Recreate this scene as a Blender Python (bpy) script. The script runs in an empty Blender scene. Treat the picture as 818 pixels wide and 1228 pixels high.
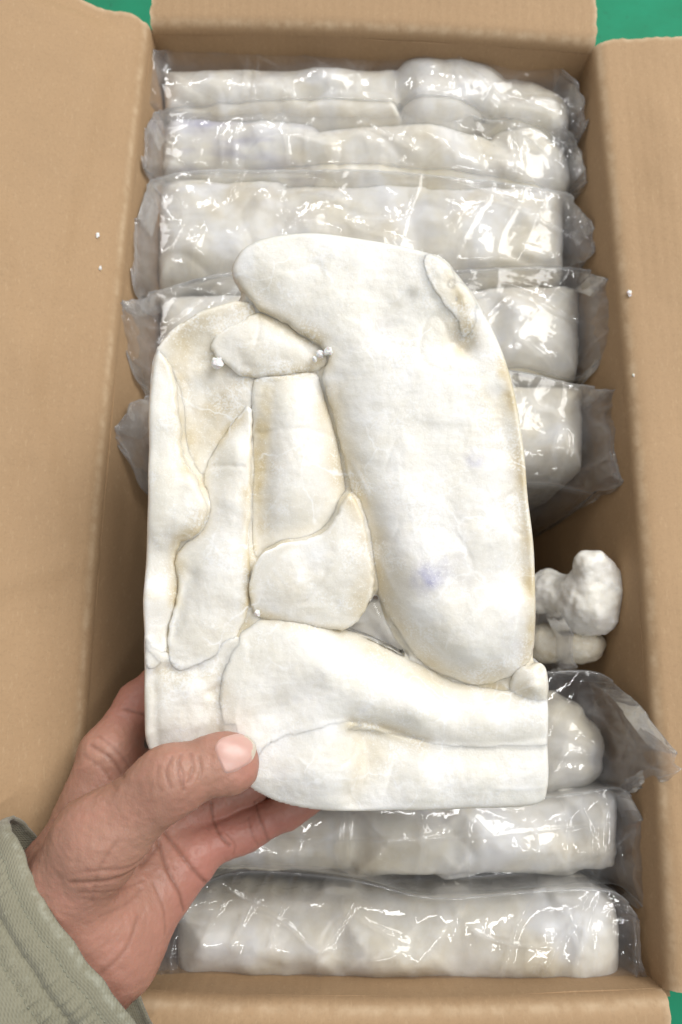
import bpy, math, random
import numpy as np
from mathutils import Vector, Matrix

# ------------------------------------------------------------------ camera, light
S = bpy.context.scene
COL = S.collection
PITCH = math.radians(13.0)
FPX, CX, CY = 923.0, 409.0, 614.0
ZC = 0.63
cam_d = bpy.data.cameras.new('camera')
cam = bpy.data.objects.new('camera', cam_d)
COL.objects.link(cam)
cam.location = (0, 0, ZC)
cam.rotation_euler = (PITCH, 0, 0)
cam_d.sensor_fit = 'VERTICAL'
cam_d.sensor_height = 36.0
cam_d.lens = 36.0 * FPX / 1228.0
cam_d.clip_start = 0.01
cam_d.clip_end = 60
cam_d.dof.use_dof = True
cam_d.dof.focus_distance = 0.335
cam_d.dof.aperture_fstop = 10.0
S.camera = cam

S.view_settings.view_transform = 'Standard'
S.view_settings.look = 'None'
S.view_settings.exposure = -0.24
S.view_settings.gamma = 1.0
S.view_settings.use_curve_mapping = False
S.cycles.use_denoising = True
S.cycles.max_bounces = 10
S.cycles.transparent_max_bounces = 24
S.cycles.caustics_reflective = False
S.cycles.caustics_refractive = False
S.cycles.sample_clamp_indirect = 6.0

W = bpy.data.worlds.new('World'); S.world = W; W.use_nodes = True
bg = W.node_tree.nodes['Background']
bg.inputs[0].default_value = (0.93, 0.96, 1.0, 1)
bg.inputs[1].default_value = 0.31

def area(name, loc, target, sx, sy, power, col=(1, 1, 1)):
    l = bpy.data.lights.new(name, 'AREA'); l.shape = 'RECTANGLE'
    l.size = sx; l.size_y = sy; l.energy = power; l.color = col
    o = bpy.data.objects.new(name, l); COL.objects.link(o)
    o.location = loc
    d = Vector(target) - Vector(loc)
    o.rotation_euler = d.to_track_quat('-Z', 'Y').to_euler()
    return o
area('ceiling_light', (1.35, 0.95, 2.3), (0, 0.05, 0.2), 1.2, 1.6, 68, (1, 0.985, 0.96))
area('tube_light', (-0.9, 2.75, 2.6), (0, 0.2, 0.2), 1.3, 0.08, 22, (1, 0.99, 0.98))
area('tube_light', (0.9, 2.3, 2.6), (0, 0.2, 0.2), 1.3, 0.08, 20, (1, 0.99, 0.98))
area('tube_light', (0.5, -0.75, 2.6), (0, 0.1, 0.2), 1.3, 0.08, 17, (1, 0.99, 0.98))

# ------------------------------------------------------------------ maths helpers
cp, sp = math.cos(PITCH), math.sin(PITCH)
CAMR = np.array([1, 0, 0.]); CAMU = np.array([0, cp, sp]); CAMF = np.array([0, sp, -cp])
CAMC = np.array([0, 0, ZC])

def ray(px, py):
    px = np.asarray(px, float); py = np.asarray(py, float)
    return CAMF + ((px - CX) / FPX)[..., None] * CAMR + ((CY - py) / FPX)[..., None] * CAMU
def at_z(px, py, z):
    r = ray(px, py); t = (np.asarray(z, float) - ZC) / r[..., 2]
    return CAMC + t[..., None] * r
def at_d(px, py, d):
    return CAMC + ray(px, py) * np.asarray(d, float)[..., None]

def _hash(ix, iy, iz, seed):
    h = (ix.astype(np.uint32) * np.uint32(374761393) + iy.astype(np.uint32) * np.uint32(668265263)
         + iz.astype(np.uint32) * np.uint32(2147483647 & 1274126177) + np.uint32((seed * 1013904223 + 12345) & 0xffffffff))
    h = (h ^ (h >> np.uint32(13))) * np.uint32(1274126177)
    h = (h ^ (h >> np.uint32(16))) * np.uint32(2246822519)
    h = h ^ (h >> np.uint32(15))
    return h
def noise(x, y, z=0.0, seed=0):
    """gradient noise, about -1..1"""
    x, y, z = np.broadcast_arrays(np.asarray(x, float), np.asarray(y, float), np.asarray(z, float))
    xi = np.floor(x).astype(np.int64); yi = np.floor(y).astype(np.int64); zi = np.floor(z).astype(np.int64)
    xf, yf, zf = x - xi, y - yi, z - zi
    f = lambda t: t * t * t * (t * (t * 6 - 15) + 10)
    u, v, w = f(xf), f(yf), f(zf)
    out = 0
    for dx in (0, 1):
        wx = u if dx else 1 - u
        for dy in (0, 1):
            wy = v if dy else 1 - v
            for dz in (0, 1):
                wz = w if dz else 1 - w
                h = _hash(xi + dx, yi + dy, zi + dz, seed)
                gx = ((h & np.uint32(1023)).astype(float) / 511.5 - 1)
                gy = (((h >> np.uint32(10)) & np.uint32(1023)).astype(float) / 511.5 - 1)
                gz = (((h >> np.uint32(20)) & np.uint32(1023)).astype(float) / 511.5 - 1)
                out = out + wx * wy * wz * (gx * (xf - dx) + gy * (yf - dy) + gz * (zf - dz))
    return out * 1.4
def fbm(x, y, z=0.0, seed=0, octv=3):
    s = 0; a = 1.0; f = 1.0
    for i in range(octv):
        s = s + a * noise(np.asarray(x) * f, np.asarray(y) * f, np.asarray(z) * f, seed + i * 7)
        a *= 0.5; f *= 2.03
    return s
def sstep(a, b, x):
    t = np.clip((x - a) / (b - a), 0, 1); return t * t * (3 - 2 * t)

def catmull(pts, n=8, closed=True):
    P = np.asarray(pts, float); N = len(P); out = []
    rng = range(N) if closed else range(N - 1)
    for i in rng:
        if closed:
            a, b, c, d = P[i - 1], P[i], P[(i + 1) % N], P[(i + 2) % N]
        else:
            a, b, c, d = P[max(i - 1, 0)], P[i], P[i + 1], P[min(i + 2, N - 1)]
        for k in range(n):
            t = k / n
            out.append(0.5 * ((2 * b) + (c - a) * t + (2 * a - 5 * b + 4 * c - d) * t * t + (3 * b - a - 3 * c + d) * t ** 3))
    if not closed: out.append(P[-1])
    return np.array(out)

def seg_dist(px, py, poly, closed=True):
    """unsigned distance of points to a polyline"""
    A = poly; B = np.roll(poly, -1, axis=0)
    if not closed: A, B = poly[:-1], poly[1:]
    shp = px.shape; X = px.ravel(); Y = py.ravel()
    best = np.full(X.shape, 1e9)
    for a, b in zip(A, B):
        d = b - a; L = d @ d + 1e-18
        t = np.clip(((X - a[0]) * d[0] + (Y - a[1]) * d[1]) / L, 0, 1)
        q = (X - a[0] - t * d[0]) ** 2 + (Y - a[1] - t * d[1]) ** 2
        np.minimum(best, q, out=best)
    return np.sqrt(best).reshape(shp)
def inside(px, py, poly):
    c = np.zeros(px.shape, bool)
    A = poly; B = np.roll(poly, -1, axis=0)
    for a, b in zip(A, B):
        if a[1] == b[1]: continue
        m = ((a[1] > py) != (b[1] > py)) & (px < (b[0] - a[0]) * (py - a[1]) / (b[1] - a[1]) + a[0])
        c ^= m
    return c
def sdf2(px, py, poly):
    d = seg_dist(px, py, poly)
    return np.where(inside(px, py, poly), d, -d)       # positive inside

def new_obj(name, verts, faces, mat=None, parent=None, smooth=True, attrs=None):
    me = bpy.data.meshes.new(name)
    verts = np.asarray(verts, np.float32)
    me.from_pydata(verts.tolist(), [], faces.tolist() if isinstance(faces, np.ndarray) else faces)
    if smooth: me.shade_smooth()
    for k, v in (attrs or {}).items():
        at = me.attributes.new(k, 'FLOAT', 'POINT')
        at.data.foreach_set('value', np.asarray(v, np.float32))
    if mat: me.materials.append(mat)
    me.update()
    o = bpy.data.objects.new(name, me); COL.objects.link(o)
    if parent: set_parent(o, parent)
    return o
def set_parent(o, p):
    o.parent = p
    o.matrix_parent_inverse = (p_world(p)).inverted()
def p_world(p):
    m = Matrix.LocRotScale(p.location, p.rotation_euler, p.scale)
    return m if p.parent is None else p_world(p.parent) @ p.matrix_parent_inverse @ m
def thing(name, label, cat, loc, group=None):
    o = bpy.data.objects.new(name, None); COL.objects.link(o)
    o.empty_display_size = 0.02
    o.location = [float(v) for v in loc]; o['label'] = label; o['category'] = cat; o['kind'] = 'thing'
    if group: o['group'] = group
    return o

# ------------------------------------------------------------------ materials
def mat(name):
    m = bpy.data.materials.new(name); m.use_nodes = True
    nt = m.node_tree; nt.nodes.clear()
    return m, nt
def N(nt, t, **kw):
    n = nt.nodes.new(t)
    for k, v in kw.items():
        if k in n.inputs: n.inputs[k].default_value = v
        else: setattr(n, k, v)
    return n
def L(nt, a, b): nt.links.new(a, b)
def math_n(nt, op, a, b=None, c=None):
    n = nt.nodes.new('ShaderNodeMath'); n.operation = op
    for i, v in enumerate((a, b, c)):
        if v is None: continue
        if isinstance(v, (int, float)): n.inputs[i].default_value = v
        else: nt.links.new(v, n.inputs[i])
    return n.outputs[0]
def mixc(nt, fac, a, b, mode='MIX'):
    n = nt.nodes.new('ShaderNodeMix'); n.data_type = 'RGBA'; n.blend_type = mode
    for i, v in ((0, fac), (6, a), (7, b)):
        if isinstance(v, (int, float)): n.inputs[i].default_value = v
        elif isinstance(v, tuple): n.inputs[i].default_value = (*v, 1) if len(v) == 3 else v
        else: nt.links.new(v, n.inputs[i])
    return n.outputs[2]
def ramp(nt, fac, stops):
    n = nt.nodes.new('ShaderNodeValToRGB')
    while len(n.color_ramp.elements) < len(stops): n.color_ramp.elements.new(0.5)
    for e, (p, c) in zip(n.color_ramp.elements, stops):
        e.position = p; e.color = (c, c, c, 1) if isinstance(c, (int, float)) else (*c, 1)
    nt.links.new(fac, n.inputs[0]); return n.outputs[0]
def tex(nt, vec, scale, detail=3, rough=0.55, dist=0.0):
    n = N(nt, 'ShaderNodeTexNoise', Scale=scale, Detail=detail, Roughness=rough, Distortion=dist)
    L(nt, vec, n.inputs['Vector']); return n.outputs[0]
def attr(nt, name):
    n = nt.nodes.new('ShaderNodeAttribute'); n.attribute_name = name; return n.outputs['Fac']
def mapped(nt, vec, scale):
    n = nt.nodes.new('ShaderNodeMapping'); n.inputs['Scale'].default_value = scale
    L(nt, vec, n.inputs[0]); return n.outputs[0]
def bump(nt, h, strength, dist, normal=None):
    n = N(nt, 'ShaderNodeBump', Strength=strength, Distance=dist)
    L(nt, h, n.inputs['Height'])
    if normal is not None: L(nt, normal, n.inputs['Normal'])
    return n.outputs[0]
def finish(nt, shader):
    o = nt.nodes.new('ShaderNodeOutputMaterial'); L(nt, shader, o.inputs[0])

def flesh_material(name, frost=1.0, base=(0.83, 0.79, 0.70)):
    m, nt = mat(name)
    g = nt.nodes.new('ShaderNodeNewGeometry').outputs['Position']
    big = tex(nt, g, 28, 3)
    mid = tex(nt, g, 130, 4, 0.6)
    fine = tex(nt, g, 900, 3, 0.65)
    c = mixc(nt, ramp(nt, big, [(0.35, 0.0), (0.68, 1.0)]), base, (0.86, 0.852, 0.83))
    c = mixc(nt, math_n(nt, 'MULTIPLY', ramp(nt, mid, [(0.5, 0.0), (0.75, 1.0)]), 0.35), c, (0.78, 0.74, 0.63))
    y = math_n(nt, 'MULTIPLY', attr(nt, 'yel'), ramp(nt, tex(nt, g, 70, 3), [(0.25, 0.8), (0.7, 1.3)]))
    c = mixc(nt, y, c, (0.64, 0.545, 0.355))
    c = mixc(nt, attr(nt, 'blu'), c, (0.42, 0.42, 0.58))
    c = mixc(nt, attr(nt, 'fro'), c, (0.885, 0.88, 0.865))
    # clear icy patches with a definite edge, thin white sinew lines, fine speckle
    if frost > 0.5:
        wp = N(nt, 'ShaderNodeVectorMath'); wp.operation = 'ADD'
        nz_ = N(nt, 'ShaderNodeTexNoise', Scale=55.0, Detail=3.0); L(nt, g, nz_.inputs['Vector'])
        sc_ = N(nt, 'ShaderNodeVectorMath'); sc_.operation = 'SCALE'; sc_.inputs['Scale'].default_value = 0.022
        L(nt, nz_.outputs['Color'], sc_.inputs[0]); L(nt, g, wp.inputs[0]); L(nt, sc_.outputs[0], wp.inputs[1])
        w_ = wp.outputs[0]
        ice = ramp(nt, tex(nt, w_, 48, 5, 0.62), [(0.50, 0.0), (0.60, 1.0)])
        c = mixc(nt, math_n(nt, 'MULTIPLY', ice, 0.42), c, (0.76, 0.735, 0.66))
        vo = N(nt, 'ShaderNodeTexVoronoi', Scale=40.0); vo.feature = 'DISTANCE_TO_EDGE'; L(nt, w_, vo.inputs['Vector'])
        ln = math_n(nt, 'MULTIPLY', ramp(nt, vo.outputs['Distance'], [(0.0, 1.0), (0.030, 0.0)]), ramp(nt, tex(nt, g, 36, 2), [(0.48, 0.0), (0.62, 1.0)]))
        c = mixc(nt, math_n(nt, 'MULTIPLY', ln, 0.75), c, (0.93, 0.925, 0.905))
        c = mixc(nt, math_n(nt, 'MULTIPLY', ramp(nt, tex(nt, g, 1500, 2, 0.6), [(0.60, 0.0), (0.68, 1.0)]), 0.5), c, (0.93, 0.93, 0.92))
        c = mixc(nt, math_n(nt, 'MULTIPLY', ramp(nt, tex(nt, g, 420, 3, 0.7), [(0.60, 0.0), (0.74, 1.0)]), 0.18), c, (0.68, 0.64, 0.55))
    # white frost crystals
    fr = ramp(nt, math_n(nt, 'MULTIPLY', fine, ramp(nt, tex(nt, g, 60, 3), [(0.4, 0.6), (0.65, 1.15)])), [(0.50, 0.0), (0.62, 1.0)])
    c = mixc(nt, math_n(nt, 'MULTIPLY', fr, 0.55 * frost), c, (0.9, 0.9, 0.89))
    p = N(nt, 'ShaderNodeBsdfPrincipled')
    L(nt, c, p.inputs['Base Color'])
    p.inputs['Subsurface Weight'].default_value = 0.85
    p.inputs['Subsurface Radius'].default_value = (1.0, 0.95, 0.85)
    p.inputs['Subsurface Scale'].default_value = 0.0035
    rg = ramp(nt, mid, [(0.35, 0.22), (0.65, 0.48)])
    L(nt, rg, p.inputs['Roughness'])
    p.inputs['Specular IOR Level'].default_value = 0.45
    p.inputs['IOR'].default_value = 1.36
    p.inputs['Coat Weight'].default_value = 0.35 * frost
    p.inputs['Coat Roughness'].default_value = 0.08
    cb = bump(nt, tex(nt, g, 640, 3, 0.6), 0.7, 0.0010); L(nt, cb, p.inputs['Coat Normal'])
    b = bump(nt, tex(nt, g, 260, 3, 0.55), 0.16, 0.0010)
    b = bump(nt, fine, 0.30 * frost, 0.0006, b)
    L(nt, b, p.inputs['Normal'])
    finish(nt, p.outputs[0]); return m

def film_material():
    m, nt = mat('plastic_film')
    g = nt.nodes.new('ShaderNodeNewGeometry').outputs['Position']
    lw = N(nt, 'ShaderNodeLayerWeight', Blend=0.5)
    nrm = bump(nt, tex(nt, g, 160, 2, 0.5, 0.6), 0.10, 0.002)
    nrm = bump(nt, tex(nt, g, 50, 2, 0.5, 1.0), 0.20, 0.004, nrm)
    L(nt, nrm, lw.inputs['Normal'])
    fres = N(nt, 'ShaderNodeFresnel', IOR=1.5); L(nt, nrm, fres.inputs['Normal'])
    tr = N(nt, 'ShaderNodeBsdfTransparent', Color=(0.975, 0.975, 0.98, 1))
    gl = N(nt, 'ShaderNodeBsdfGlossy', Roughness=0.065); L(nt, nrm, gl.inputs['Normal'])
    gl.inputs['Color'].default_value = (1, 1, 1, 1)
    df = N(nt, 'ShaderNodeBsdfDiffuse', Color=(0.86, 0.87, 0.89, 1)); 
    tl = N(nt, 'ShaderNodeBsdfTranslucent', Color=(0.86, 0.87, 0.89, 1))
    hz = N(nt, 'ShaderNodeMixShader', Fac=0.5); L(nt, df.outputs[0], hz.inputs[1]); L(nt, tl.outputs[0], hz.inputs[2])
    f = math_n(nt, 'POWER', lw.outputs['Facing'], 2.2)
    haze = math_n(nt, 'ADD', 0.065, math_n(nt, 'MULTIPLY', f, 0.14))
    haze = math_n(nt, 'ADD', haze, math_n(nt, 'MULTIPLY', attr(nt, 'crease'), 0.5))
    haze = math_n(nt, 'ADD', haze, math_n(nt, 'MULTIPLY', ramp(nt, tex(nt, g, 40, 3, 0.5, 1.0), [(0.4, 0.0), (0.7, 1.0)]), 0.07))
    haze = math_n(nt, 'MINIMUM', haze, 0.8)
    a = N(nt, 'ShaderNodeMixShader'); L(nt, haze, a.inputs[0]); L(nt, tr.outputs[0], a.inputs[1]); L(nt, hz.outputs[0], a.inputs[2])
    ff = math_n(nt, 'MINIMUM', math_n(nt, 'MULTIPLY', fres.outputs[0], 0.95), 0.45)
    b = N(nt, 'ShaderNodeMixShader'); L(nt, ff, b.inputs[0]); L(nt, a.outputs[0], b.inputs[1]); L(nt, gl.outputs[0], b.inputs[2])
    finish(nt, b.outputs[0]); return m

def cardboard_material(name='cardboard', base=(0.41, 0.270, 0.150), flute=(1, 0, 0)):
    m, nt = mat(name)
    g = nt.nodes.new('ShaderNodeNewGeometry').outputs['Position']
    sp1 = tex(nt, g, 620, 3, 0.7)
    sp2 = tex(nt, mapped(nt, g, (1, 0.25, 0.25)), 900, 2, 0.6)
    big = tex(nt, g, 9, 4, 0.55)
    c = mixc(nt, ramp(nt, big, [(0.3, 0.0), (0.7, 1.0)]), tuple(v * 0.96 for v in base), tuple(v * 1.04 for v in base))
    c = mixc(nt, math_n(nt, 'MULTIPLY', ramp(nt, sp1, [(0.5, 0.0), (0.75, 1.0)]), 0.30), c, tuple(v * 0.62 for v in base))
    c = mixc(nt, math_n(nt, 'MULTIPLY', ramp(nt, sp2, [(0.58, 0.0), (0.75, 1.0)]), 0.22), c, (0.60, 0.44, 0.27))
    # scuffs where the fold is worn
    c = mixc(nt, math_n(nt, 'MULTIPLY', attr(nt, 'worn'), ramp(nt, tex(nt, g, 150, 3), [(0.35, 0.3), (0.6, 1.0)])), c, (0.62, 0.47, 0.31))
    p = N(nt, 'ShaderNodeBsdfPrincipled', Roughness=0.72); L(nt, c, p.inputs['Base Color'])
    p.inputs['Specular IOR Level'].default_value = 0.3
    wv = N(nt, 'ShaderNodeTexWave', Scale=1.0, Distortion=0.6); wv.wave_type = 'BANDS'; wv.bands_direction = 'X'
    L(nt, mapped(nt, g, tuple(v * 52 for v in flute)), wv.inputs[0])
    b = bump(nt, wv.outputs['Fac'], 0.09, 0.0008)
    b = bump(nt, sp1, 0.22, 0.0006, b)
    b = bump(nt, tex(nt, g, 32, 3), 0.25, 0.004, b)
    L(nt, b, p.inputs['Normal'])
    finish(nt, p.outputs[0]); return m

def skin_material():
    m, nt = mat('skin')
    g = nt.nodes.new('ShaderNodeNewGeometry').outputs['Position']
    mot = tex(nt, g, 110, 4, 0.6)
    big = tex(nt, g, 35, 3)
    c = mixc(nt, ramp(nt, big, [(0.3, 0.0), (0.7, 1.0)]), (0.385, 0.205, 0.145), (0.46, 0.252, 0.182))
    c = mixc(nt, attr(nt, 'red'), c, (0.46, 0.198, 0.155))
    c = mixc(nt, math_n(nt, 'MULTIPLY', ramp(nt, mot, [(0.45, 0.0), (0.72, 1.0)]), 0.4), c, (0.50, 0.235, 0.175))
    c = mixc(nt, math_n(nt, 'MULTIPLY', attr(nt, 'line'), 0.6), c, (0.20, 0.085, 0.055))
    p = N(nt, 'ShaderNodeBsdfPrincipled'); L(nt, c, p.inputs['Base Color'])
    p.inputs['Subsurface Weight'].default_value = 0.25
    p.inputs['Subsurface Radius'].default_value = (1.0, 0.4, 0.2)
    p.inputs['Subsurface Scale'].default_value = 0.003
    p.inputs['Roughness'].default_value = 0.44
    p.inputs['Specular IOR Level'].default_value = 0.38
    vo = N(nt, 'ShaderNodeTexVoronoi', Scale=1100.0); L(nt, mapped(nt, g, (1, 0.7, 1)), vo.inputs['Vector'])
    b = bump(nt, vo.outputs['Distance'], 0.16, 0.0005)
    b = bump(nt, tex(nt, g, 330, 4, 0.65), 0.17, 0.0012, b)
    L(nt, b, p.inputs['Normal'])
    finish(nt, p.outputs[0]); return m

def simple_material(name, col, rough=0.5, sss=0.0, spec=0.5, nscale=300, nstr=0.2, ndist=0.001, col2=None):
    m, nt = mat(name)
    g = nt.nodes.new('ShaderNodeNewGeometry').outputs['Position']
    n = tex(nt, g, nscale, 4, 0.6)
    c = mixc(nt, ramp(nt, n, [(0.3, 0.0), (0.7, 1.0)]), col, col2 or tuple(v * 0.85 for v in col))
    p = N(nt, 'ShaderNodeBsdfPrincipled', Roughness=rough); L(nt, c, p.inputs['Base Color'])
    p.inputs['Specular IOR Level'].default_value = spec
    if sss:
        p.inputs['Subsurface Weight'].default_value = sss
        p.inputs['Subsurface Radius'].default_value = (1, 0.5, 0.3)
        p.inputs['Subsurface Scale'].default_value = 0.002
    L(nt, bump(nt, n, nstr, ndist), p.inputs['Normal'])
    finish(nt, p.outputs[0]); return m

def cloth_material():
    m, nt = mat('olive_twill')
    uv = nt.nodes.new('ShaderNodeUVMap').outputs[0]
    g = nt.nodes.new('ShaderNodeNewGeometry').outputs['Position']
    w1 = N(nt, 'ShaderNodeTexWave', Scale=330.0, Distortion=1.2, Detail=2.0); w1.bands_direction = 'DIAGONAL'
    L(nt, uv, w1.inputs[0])
    w2 = N(nt, 'ShaderNodeTexWave', Scale=300.0, Distortion=1.0, Detail=2.0); w2.bands_direction = 'Y'
    L(nt, uv, w2.inputs[0])
    wv = math_n(nt, 'ADD', math_n(nt, 'MULTIPLY', w1.outputs['Fac'], 0.6), math_n(nt, 'MULTIPLY', w2.outputs['Fac'], 0.4))
    c = mixc(nt, ramp(nt, tex(nt, g, 30, 4), [(0.3, 0.0), (0.7, 1.0)]), (0.225, 0.210, 0.145), (0.285, 0.265, 0.19))
    c = mixc(nt, math_n(nt, 'MULTIPLY', wv, 0.35), c, (0.33, 0.33, 0.26))
    c = mixc(nt, math_n(nt, 'MULTIPLY', attr(nt, 'worn'), ramp(nt, tex(nt, g, 260, 3), [(0.4, 0.0), (0.65, 1.0)])), c, (0.40, 0.40, 0.32))
    p = N(nt, 'ShaderNodeBsdfPrincipled', Roughness=0.9); L(nt, c, p.inputs['Base Color'])
    p.inputs['Sheen Weight'].default_value = 0.25
    p.inputs['Specular IOR Level'].default_value = 0.15
    b = bump(nt, wv, 0.45, 0.0006)
    b = bump(nt, tex(nt, g, 400, 3), 0.3, 0.0008, b)
    L(nt, b, p.inputs['Normal'])
    finish(nt, p.outputs[0]); return m

def floor_material():
    m, nt = mat('green_floor_paint')
    g = nt.nodes.new('ShaderNodeNewGeometry').outputs['Position']
    n1 = tex(nt, g, 14, 5, 0.6); n2 = tex(nt, g, 120, 4, 0.65)
    c = mixc(nt, ramp(nt, n1, [(0.35, 0.0), (0.7, 1.0)]), (0.012, 0.215, 0.105), (0.02, 0.28, 0.15))
    c = mixc(nt, ramp(nt, n2, [(0.60, 0.0), (0.72, 0.7)]), c, (0.02, 0.10, 0.06))
    p = N(nt, 'ShaderNodeBsdfPrincipled'); L(nt, c, p.inputs['Base Color'])
    L(nt, ramp(nt, n1, [(0.3, 0.45), (0.7, 0.7)]), p.inputs['Roughness']); p.inputs['Specular IOR Level'].default_value = 0.2
    L(nt, bump(nt, n2, 0.15, 0.002), p.inputs['Normal'])
    finish(nt, p.outputs[0]); return m

M_FLESH = flesh_material('frozen_flesh', 1.0, (0.82, 0.80, 0.735))
M_PACK = flesh_material('packed_frozen_flesh', 0.4, (0.85, 0.80, 0.67))
M_FILM = film_material()
M_CARD = cardboard_material()
M_SKIN = skin_material()
M_NAIL = simple_material('nail', (0.60, 0.36, 0.30), 0.30, 0.3, 0.5, 60, 0.05, 0.0005, (0.66, 0.42, 0.36))
M_NAILTIP = simple_material('nail_tip', (0.70, 0.60, 0.48), 0.35, 0.2, 0.5, 80, 0.05, 0.0005)
M_CLOTH = cloth_material()
M_THREAD = simple_material('olive_thread', (0.27, 0.27, 0.20), 0.85, nscale=900, nstr=0.4)
M_ICE = simple_material('ice_crumb', (0.88, 0.88, 0.87), 0.4, 0.4, 0.5, 700, 0.5, 0.001)
M_FLOOR = floor_material()

# ------------------------------------------------------------------ floor
def build_floor():
    o = new_obj('floor', [(-6, -6, 0), (6, -6, 0), (6, 6, 0), (-6, 6, 0)], [(0, 1, 2, 3)], M_FLOOR, smooth=False)
    o['kind'] = 'structure'
build_floor()

# ------------------------------------------------------------------ the carton
ZR = 0.22
BL = at_z(174, 28, ZR); BR = at_z(717, 52, ZR); FR = at_z(809, 1200, ZR); FL = at_z(70, 1196, ZR)
TH = 0.0035

def sheet(name, P, worn, parent, thick=TH, flip=False):
    """P: (n,m,3) grid of the inner face; gives a board of real thickness"""
    n, m = P.shape[:2]
    du = np.gradient(P, axis=0); dv = np.gradient(P, axis=1)
    nr = np.cross(du, dv); nr /= np.linalg.norm(nr, axis=2)[..., None] + 1e-12
    if flip: nr = -nr
    Q = P - nr * thick
    V = np.concatenate([P.reshape(-1, 3), Q.reshape(-1, 3)])
    idx = np.arange(n * m).reshape(n, m); off = n * m
    a, b, c, d = idx[:-1, :-1].ravel(), idx[1:, :-1].ravel(), idx[1:, 1:].ravel(), idx[:-1, 1:].ravel()
    F1 = np.stack([a, b, c, d], 1); F2 = np.stack([a, d, c, b], 1) + off
    if flip: F1 = F1[:, ::-1]; F2 = F2[:, ::-1]
    faces = [F1, F2]
    for e in (idx[0, :], idx[:, -1], idx[-1, ::-1], idx[::-1, 0]):
        q = np.stack([e[:-1], e[:-1] + off, e[1:] + off, e[1:]], 1)
        faces.append(q if flip else q[:, ::-1])
    F = np.concatenate(faces)
    w = np.concatenate([worn.ravel(), worn.ravel()])
    o = new_obj(name, V, F, M_CARD, parent, True, {'worn': w})
    md = o.modifiers.new('edge', 'EDGE_SPLIT'); md.split_angle = math.radians(50)
    return o

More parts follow.
